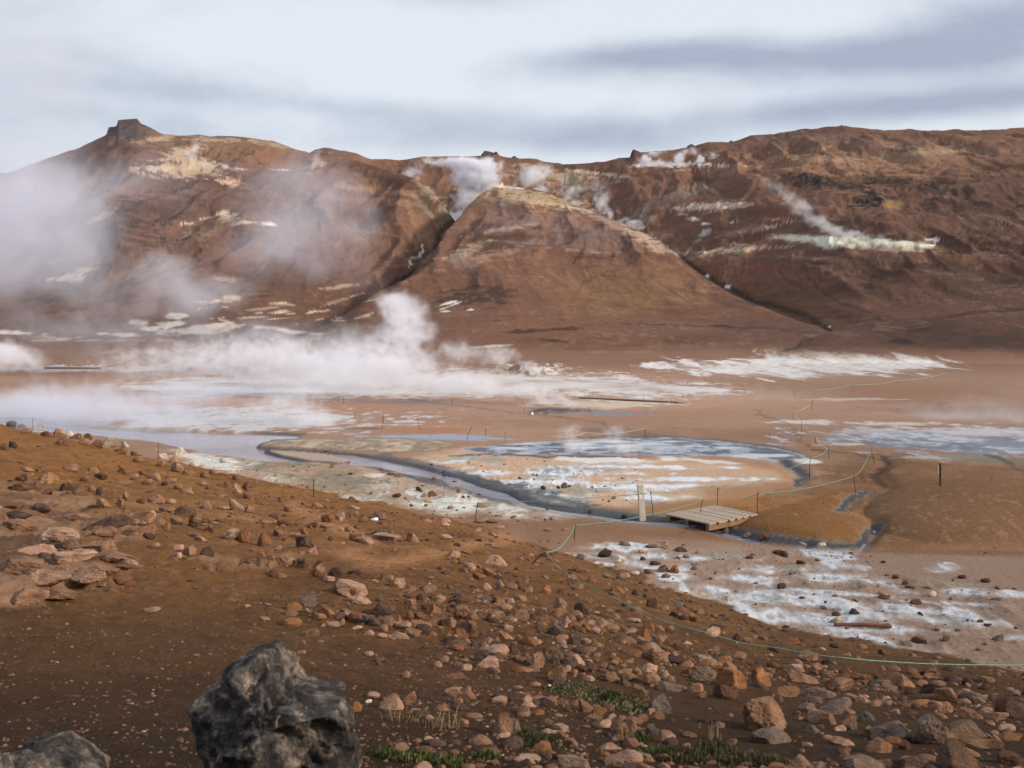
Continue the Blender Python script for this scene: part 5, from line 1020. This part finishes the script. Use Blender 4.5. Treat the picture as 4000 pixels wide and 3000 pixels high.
grass('grass', 'dark green strip of grass along the lower picture edge', [(2560,2950,90,28),(2720,2960,160,26),(2900,2975,150,24),(2480,2890,60,18),(2780,2930,90,16),(3010,2985,60,16)], 2600, .012, .045, [(40,50,26),(50,60,28),(34,42,22),(72,74,42),(84,70,48),(60,48,32)], 1.0, .003)
grass('grass', 'thin green grass beside the lichen boulder', [(1620,2965,110,16),(1760,2985,70,12),(1500,2950,60,8),(1900,2960,50,14)], 800, .015, .045, [(52,66,30),(64,80,34),(96,92,56)])
grass('moss', 'grey green mossy mat between rocks', [(2230,2690,110,22),(2330,2715,110,26),(2420,2745,90,28),(2480,2770,60,18),(2390,2715,40,14)], 3000, .006, .024, mc, 1.2, .006)
grass('grass', 'bright green tuft inside the mossy mat', [(2385,2728,34,14)], 350, .03, .06, gc)
grass('dry_grass', 'dry straw coloured grass wisps', [(2790,2885,30,10),(1730,2840,90,20),(1560,2815,70,12),(2450,2905,20,8)], 130, .05, .13, [(150,126,92),(120,100,72)], 1.6, .0012)

# ---------------------------------------------------------------- steam
def steam(label, blobs, dens, nsc, th=0.42, soft=0.28, step=0.5, stretch=(1, 1, 1), distort=0.6, name='steam', gain=4.2, tint=(0.90, 0.905, 0.97)):
    """blobs: (px, py, Y, half width px, half height px, half depth m, weight)"""
    cs = []
    for (px, py, Y, rx, ry, ryd, wgt) in blobs:
        cs.append((P(px, py, Y), rx/F*Y, ryd, ry/F*Y, wgt))
    lo = np.min([c-np.array([a, b, h]) for c, a, b, h, w_ in cs], 0); hi = np.max([c+np.array([a, b, h])*1.15 for c, a, b, h, w_ in cs], 0); lo = np.min([c-np.array([a, b, h])*1.15 for c, a, b, h, w_ in cs], 0)
    mid, half = (lo+hi)/2, (hi-lo)/2
    if len(cs) == 1:
        V, T_ = ico(3); me = mesh_from(name, V*half*1.01, tris=T_)
    else:
        me = bm_mesh(name, lambda bm: (bmesh.ops.create_cube(bm, size=2.0), bmesh.ops.scale(bm, vec=tuple(half), verts=bm.verts[:])))
    m = bpy.data.materials.new('drifting_steam'); m.use_nodes = True; nt = m.node_tree
    for n in list(nt.nodes):
        if n.bl_idname != 'ShaderNodeOutputMaterial': nt.nodes.remove(n)
    out = nt.nodes[0]; geo = N(nt, 'ShaderNodeNewGeometry'); pos = geo.outputs['Position']
    tot = None
    rad = float(np.mean([min(a, h) for c, a, b, h, w_ in cs]))
    wn_ = N(nt, 'ShaderNodeTexNoise'); wn_.inputs['Scale'].default_value = 0.55/rad; wn_.inputs['Detail'].default_value = 3; wn_.inputs['Roughness'].default_value = 0.6; nt.links.new(pos, wn_.inputs['Vector'])
    w1 = N(nt, 'ShaderNodeVectorMath', operation='SUBTRACT'); nt.links.new(wn_.outputs['Color'], w1.inputs[0]); w1.inputs[1].default_value = (.5, .5, .5)
    w2 = N(nt, 'ShaderNodeVectorMath', operation='MULTIPLY_ADD'); nt.links.new(w1.outputs[0], w2.inputs[0]); w2.inputs[1].default_value = (3.2*rad, 1.5*rad, 2.4*rad); nt.links.new(pos, w2.inputs[2])
    for c, a, b, h, w_ in cs:
        s = N(nt, 'ShaderNodeVectorMath', operation='SUBTRACT'); nt.links.new(w2.outputs[0], s.inputs[0]); s.inputs[1].default_value = tuple(c)
        q = N(nt, 'ShaderNodeVectorMath', operation='MULTIPLY'); nt.links.new(s.outputs[0], q.inputs[0]); q.inputs[1].default_value = (1/a, 1/b, 1/h)
        d = N(nt, 'ShaderNodeVectorMath', operation='DOT_PRODUCT'); nt.links.new(q.outputs[0], d.inputs[0]); nt.links.new(q.outputs[0], d.inputs[1])
        f = math_(nt, 'MAXIMUM', math_(nt, 'SUBTRACT', 1.0, d.outputs['Value']), 0.0)
        f = math_(nt, 'MULTIPLY', math_(nt, 'MULTIPLY', f, f), w_*1.5)
        tot = f if tot is None else math_(nt, 'ADD', tot, f)
    mp = N(nt, 'ShaderNodeMapping'); mp.inputs['Scale'].default_value = tuple(stretch); mp.inputs['Location'].default_value = (len(label)*1.7, len(blobs)*2.3, 0); nt.links.new(pos, mp.inputs[0])
    nz = noise(nt, mp.outputs[0], nsc*3.0, 3, 0.62, distort)
    # erode the envelope with noise: thin rims break up into wisps
    e = math_(nt, 'MULTIPLY_ADD', nz, gain, 0.25-0.5*gain)
    e = math_(nt, 'ADD', e, math_(nt, 'MULTIPLY_ADD', math_(nt, 'MINIMUM', tot, 1.0), 1.1, -0.55))
    e = math_(nt, 'MINIMUM', math_(nt, 'MAXIMUM', e, 0.0), 2.2)
    dn = math_(nt, 'MULTIPLY', math_(nt, 'MULTIPLY', e, tot), dens)
    pv = N(nt, 'ShaderNodeVolumePrincipled'); pv.inputs['Color'].default_value = (*tint, 1); pv.inputs['Anisotropy'].default_value = 0.0
    nt.links.new(dn, pv.inputs['Density']); nt.links.new(pv.outputs[0], out.inputs['Volume'])
    m.cycles.volume_step_rate = step*1.3
    o = obj(name, me, m, None, tuple(mid)); tag(o, label, None, None, 'stuff')
    return o
if STEAM:
    GY = lambda px, py, off=6: ground_at(px, py)[1]-off
    yv, yd, yg, yw, yt_ = GY(2650, 648, 8), GY(3300, 935, 8), GY(1800, 830, 10), GY(2755, 885, 6), GY(2120, 760, 5)
    y3, y4, y5 = GY(1235, 640, 8), GY(760, 650, 8), GY(2470, 885, 8)
    print('steam depths', yv, yd, yg, yw, yt_, y3, y4, y5)
    # main plume over the flat
    steam('wide white steam drifting west over the middle of the flat', [(2235,1590,82,60,24,3,1.2),(2160,1568,84,120,38,3,1.2),(2050,1530,86,200,50,5,1.0),(1800,1500,90,300,70,8,.8),(1450,1450,96,480,130,12,.7),(1050,1400,100,560,170,14,.6),(600,1420,104,420,140,12,.4),(1550,1330,100,260,140,8,.45),(1250,1500,88,400,60,10,.45)], 0.36, 0.30, .46, .34, .35, (1,.6,1.3))
    steam('puffing steam plume rising from the pale mound', [(2070,1425,112,60,22,3,1.3),(1950,1390,113,110,40,4,1.1),(1800,1370,115,140,60,6,.8),(1600,1300,117,150,110,8,.7),(1575,1215,118,130,90,7,.9),(1530,1165,118,90,60,6,.7),(1380,1340,116,220,110,10,.5)], 0.22, 0.26, .45, .30, .35)
    steam('thin steam over the islands of the lake', [(1335,1695,60,80,34,3,1.1),(1240,1640,62,150,70,4,.8),(1050,1600,64,230,80,5,.6),(1180,1540,66,180,90,5,.5)], 0.36, 0.5, .47, .30, .35)
    steam('low steam lying on the lake at the west', [(-100,1610,66,560,140,8,.9),(350,1620,64,460,130,7,.9),(700,1560,72,480,120,8,.6),(650,1670,60,300,50,5,.8),(250,1540,72,300,120,7,.6),(900,1655,66,350,50,6,.5)], 0.3, 0.35, .44, .34, .4, gain=3.0, tint=(.78,.80,.91))
    steam('dense round steam puff by the boardwalk', [(20,1385,120,130,62,8,1.3),(-120,1400,120,200,90,9,1.2),(110,1420,120,120,34,6,.5)], 0.34, 0.2, .40, .42, .4)
    steam('wisps over the grey pool', [(2270,1740,44,110,30,2,.9),(2440,1745,44,130,34,2,.9),(2220,1690,45,90,50,2,.6),(2400,1690,46,80,60,2,.6),(2620,1750,44,160,24,2,.5),(2700,1700,44,70,40,2,.25)], 0.6, 0.9, .47, .30, .4)
    steam('big bluish steam cloud at the west in front of the peak', [(-50,900,150,520,430,30,.9),(250,800,155,420,330,25,.55),(100,600,160,420,330,25,.42),(150,200,160,560,420,30,.5),(550,650,165,300,260,22,.35),(420,1050,150,330,170,18,.4)], 0.062, 0.055, .43, .34, .5, (1,1,1), .8, gain=2.4, tint=(.78,.80,.91))
    steam('veil of steam drifting up across the western hill', [(400,1150,140,420,200,14,.5),(820,1150,140,260,150,12,.7),(680,1100,142,180,140,10,.8),(1050,950,145,320,260,16,.6),(1250,780,148,380,300,18,.6),(900,700,150,400,200,16,.25),(1350,1050,140,260,180,12,.45)], 0.07, 0.075, .45, .32, .5, gain=2.6, tint=(.78,.80,.91))
    steam('narrow steam column in the gully of the middle hill', [(1800,850,470,66,40,8,1.1),(1820,780,470,76,60,9,1.2),(1855,700,470,110,84,12,1.4),(1830,640,470,130,50,12,.9),(1700,630,470,110,24,9,.6),(1600,665,470,80,36,8,.5),(1920,650,470,60,50,8,.5)], 0.42, 0.085, .43, .30, .4)
    steam('steam trailing off the top of the middle hill', [(2120,742,450,70,22,7,.9),(2080,690,455,90,55,9,.8),(2130,660,460,60,50,8,.6),(2230,745,450,60,34,7,.7),(2200,700,455,60,40,7,.4),(2260,790,445,40,30,6,.7)], 0.25, 0.10, .44, .30, .4)
    steam('steam wisps from the gully east of the middle hill', [(2350,790,440,60,60,7,.7),(2330,720,445,90,60,8,.4),(2390,840,430,30,34,5,.8),(2470,880,420,60,20,5,.8),(2420,870,425,50,24,5,.6)], 0.24, 0.11, .44, .30, .4)
    steam('row of ragged steam jets blowing off the skyline vents', [(2600,640,yv,150,12,8,.9),(2520,622,yv,34,26,8,1.1),(2560,596,yv,70,26,9,.5),(2655,615,yv,30,34,8,.9),(2690,590,yv,60,26,9,.5),(2735,622,yv,24,26,8,1.0),(2800,615,yv,50,22,8,.7)], 0.34, 0.10, .43, .32, .35)
    steam('slanting steam above the white fumarole ridge', [(3420,925,yd,120,20,5,.5),(3320,915,yd,90,26,6,.9),(3250,895,yd,80,34,6,.8),(3190,865,yd,76,40,6,.8),(3140,825,yd,74,44,6,.7),(3095,785,yd,76,46,6,.6),(3050,745,yd,90,50,7,.45),(2990,710,yd,100,50,8,.3)], 0.16, 0.12, .43, .30, .35, gain=3.2)
    steam('small steam wisp on the gully shoulder', [(2755,875,yw,26,12,4,1.0),(2710,855,yw,45,16,4,.8),(2660,838,yw,40,14,4,.6)], 0.25, 0.14, .42, .34, .4)
    steam('faint steam at the summit of the western hill', [(750,600,y4,34,50,7,.8),(770,560,y4,30,40,7,.6),(730,590,y4,80,26,8,.4)], 0.1, 0.10, .42, .34, .4)
    steam('faint steam near the skyline saddle of the western hill', [(1235,625,y3,40,34,7,.7),(1240,590,y3,26,34,6,.4)], 0.08, 0.10, .42, .34, .4)
    steam('low pink steam over the eastern mud flat', [(3500,1640,70,500,80,7,.45),(3850,1620,66,420,110,7,.7),(3050,1560,90,500,90,10,.35),(4200,1660,60,400,90,6,.6)], 0.09, 0.25, .43, .34, .4, tint=(.78,.80,.91))
    steam('thin steam spread before the foot of the western hill', [(500,1330,150,800,120,14,.5),(1100,1300,150,500,120,12,.5),(200,1250,155,600,140,14,.4)], 0.08, 0.10, .42, .34, .5, gain=2.6, tint=(.78,.80,.91))
    me = bm_mesh('haze', lambda bm: (bmesh.ops.create_cube(bm, size=2.0), bmesh.ops.scale(bm, vec=(1500, 1400, 122), verts=bm.verts[:])))
    m = bpy.data.materials.new('thin_haze'); m.use_nodes = True; nt = m.node_tree; nt.nodes.remove(nt.nodes['Principled BSDF'])
    pv = N(nt, 'ShaderNodeVolumePrincipled'); pv.inputs['Density'].default_value = HAZE; pv.inputs['Color'].default_value = (.9, .92, 1, 1); pv.inputs['Anisotropy'].default_value = 0.2
    nt.links.new(pv.outputs[0], nt.nodes['Material Output'].inputs['Volume'])
    if HAZE > 0: tag(obj('haze', me, m, None, (0, 1000, 112)), 'thin steamy air over the whole geothermal field', None, None, 'stuff')
# ---------------------------------------------------------------- camera, sun, sky
cam = bpy.data.cameras.new('camera'); co = bpy.data.objects.new('camera', cam); COL.objects.link(co)
co.location = (0, 0, CZ); co.rotation_euler = (math.radians(90), 0, 0)
cam.sensor_width = 36; cam.lens = F/4000*36; cam.shift_y = (HY-1500)/4000.0*1.0
cam.clip_start = 0.1; cam.clip_end = 20000
cam.dof.use_dof = True; cam.dof.focus_distance = 32; cam.dof.aperture_fstop = 7.0
SC.camera = co
SUN_DIR = Vector((0.86, -0.30, 0.40)).normalized()
sl = bpy.data.lights.new('sun', 'SUN'); sl.energy = 4.8; sl.angle = math.radians(5.0); sl.color = (1.0, 0.86, 0.68)
so = bpy.data.objects.new('sun', sl); COL.objects.link(so); so.rotation_euler = SUN_DIR.to_track_quat('Z', 'Y').to_euler(); so.location = (30, -10, 40)
w = bpy.data.worlds.new('World'); SC.world = w; w.use_nodes = True
nt = w.node_tree; bg = nt.nodes['Background']
sky = N(nt, 'ShaderNodeTexSky'); sky.sky_type = 'NISHITA'; sky.sun_disc = False
sky.sun_elevation = math.asin(SUN_DIR.z); sky.sun_rotation = math.atan2(SUN_DIR.x, SUN_DIR.y)
tc = N(nt, 'ShaderNodeTexCoord'); sx = N(nt, 'ShaderNodeSeparateXYZ'); nt.links.new(tc.outputs['Generated'], sx.inputs[0])
yy = math_(nt, 'MAXIMUM', math_(nt, 'ABSOLUTE', sx.outputs[1]), 0.12)
cu = math_(nt, 'DIVIDE', sx.outputs[0], yy); cv = math_(nt, 'DIVIDE', sx.outputs[2], yy)
cb = N(nt, 'ShaderNodeCombineXYZ'); nt.links.new(math_(nt, 'MULTIPLY', cu, 2.2), cb.inputs[0]); nt.links.new(math_(nt, 'MULTIPLY', cv, 6.5), cb.inputs[1])
n1 = noise(nt, cb.outputs[0], 1.5, 7, 0.55, 0.35)
cb2 = N(nt, 'ShaderNodeCombineXYZ'); nt.links.new(math_(nt, 'MULTIPLY', cu, 7.0), cb2.inputs[0]); nt.links.new(math_(nt, 'MULTIPLY', cv, 14.0), cb2.inputs[1]); cb2.inputs[2].default_value = 3.7
n2 = noise(nt, cb2.outputs[0], 1.3, 5, 0.6, 0.3)
nn = math_(nt, 'ADD', math_(nt, 'MULTIPLY_ADD', n1, 1.2, -0.62), math_(nt, 'MULTIPLY_ADD', n2, 0.8, -0.4))
tot = None
# long bands of grey cloud: azimuth, height, half width, half height, tilt, weight
for (px, py, rx, ry, tilt, wt) in ((3150,235,850,80,-0.035,1.0),(3950,90,500,120,-0.1,.8),(3500,415,1050,60,-0.07,1.0),(2450,225,350,40,0.0,.4),(1000,385,700,45,0.09,.36),(1900,480,700,60,0.03,.34),(1500,560,900,45,0,.22),(150,330,600,350,0,.45),(60,700,500,160,0,.3),(1750,0,420,50,0,.35),(2450,560,500,50,0,.4),(600,480,350,60,0.1,.3),(2600,190,350,45,-.05,.3),(1300,150,900,110,0,-.35),(2900,60,500,50,0,-.2)):
    du = math_(nt, 'SUBTRACT', cu, (px-CX)/F); dv = math_(nt, 'SUBTRACT', cv, (HY-py)/F)
    dv = math_(nt, 'ADD', dv, math_(nt, 'MULTIPLY', du, tilt))
    d2 = math_(nt, 'ADD', math_(nt, 'POWER', math_(nt, 'MULTIPLY', math_(nt, 'ABSOLUTE', du), F/rx), 2.0), math_(nt, 'POWER', math_(nt, 'MULTIPLY', math_(nt, 'ABSOLUTE', dv), F/ry), 2.0))
    g = math_(nt, 'MULTIPLY', math_(nt, 'EXPONENT', math_(nt, 'MULTIPLY', d2, -0.75)), wt)
    tot = g if tot is None else math_(nt, 'ADD', tot, g)
dens = math_(nt, 'ADD', tot, nn)
cl = ramp(nt, dens, [(0.0, tuple(lin(240,245,252))), (0.25, tuple(lin(230,236,244))), (0.6, tuple(lin(207,214,227))), (1.0, tuple(lin(180,189,208)))])
cl10 = mixc(nt, 1.0, cl, (9.6, 9.8, 10.0), 'MULTIPLY')
mx = mixc(nt, 0.94, sky.outputs[0], cl10)
for n in nt.nodes:
    if n.bl_idname == 'ShaderNodeMix': n.clamp_result = False
nt.links.new(mx, bg.inputs['Color']); bg.inputs['Strength'].default_value = 0.096
SC.view_settings.view_transform = 'Standard'; SC.view_settings.look = 'None'; SC.view_settings.exposure = 0.0; SC.view_settings.gamma = 1.0
cy = SC.cycles
cy.use_denoising = True; cy.max_bounces = 6; cy.diffuse_bounces = 2; cy.glossy_bounces = 2; cy.transparent_max_bounces = 24; cy.transmission_bounces = 2; cy.volume_bounces = 4
cy.volume_step_rate = 1.0; cy.volume_max_steps = 128; cy.caustics_reflective = False; cy.caustics_refractive = False
cy.use_adaptive_sampling = True; cy.adaptive_threshold = 0.04; cy.adaptive_min_samples = 16
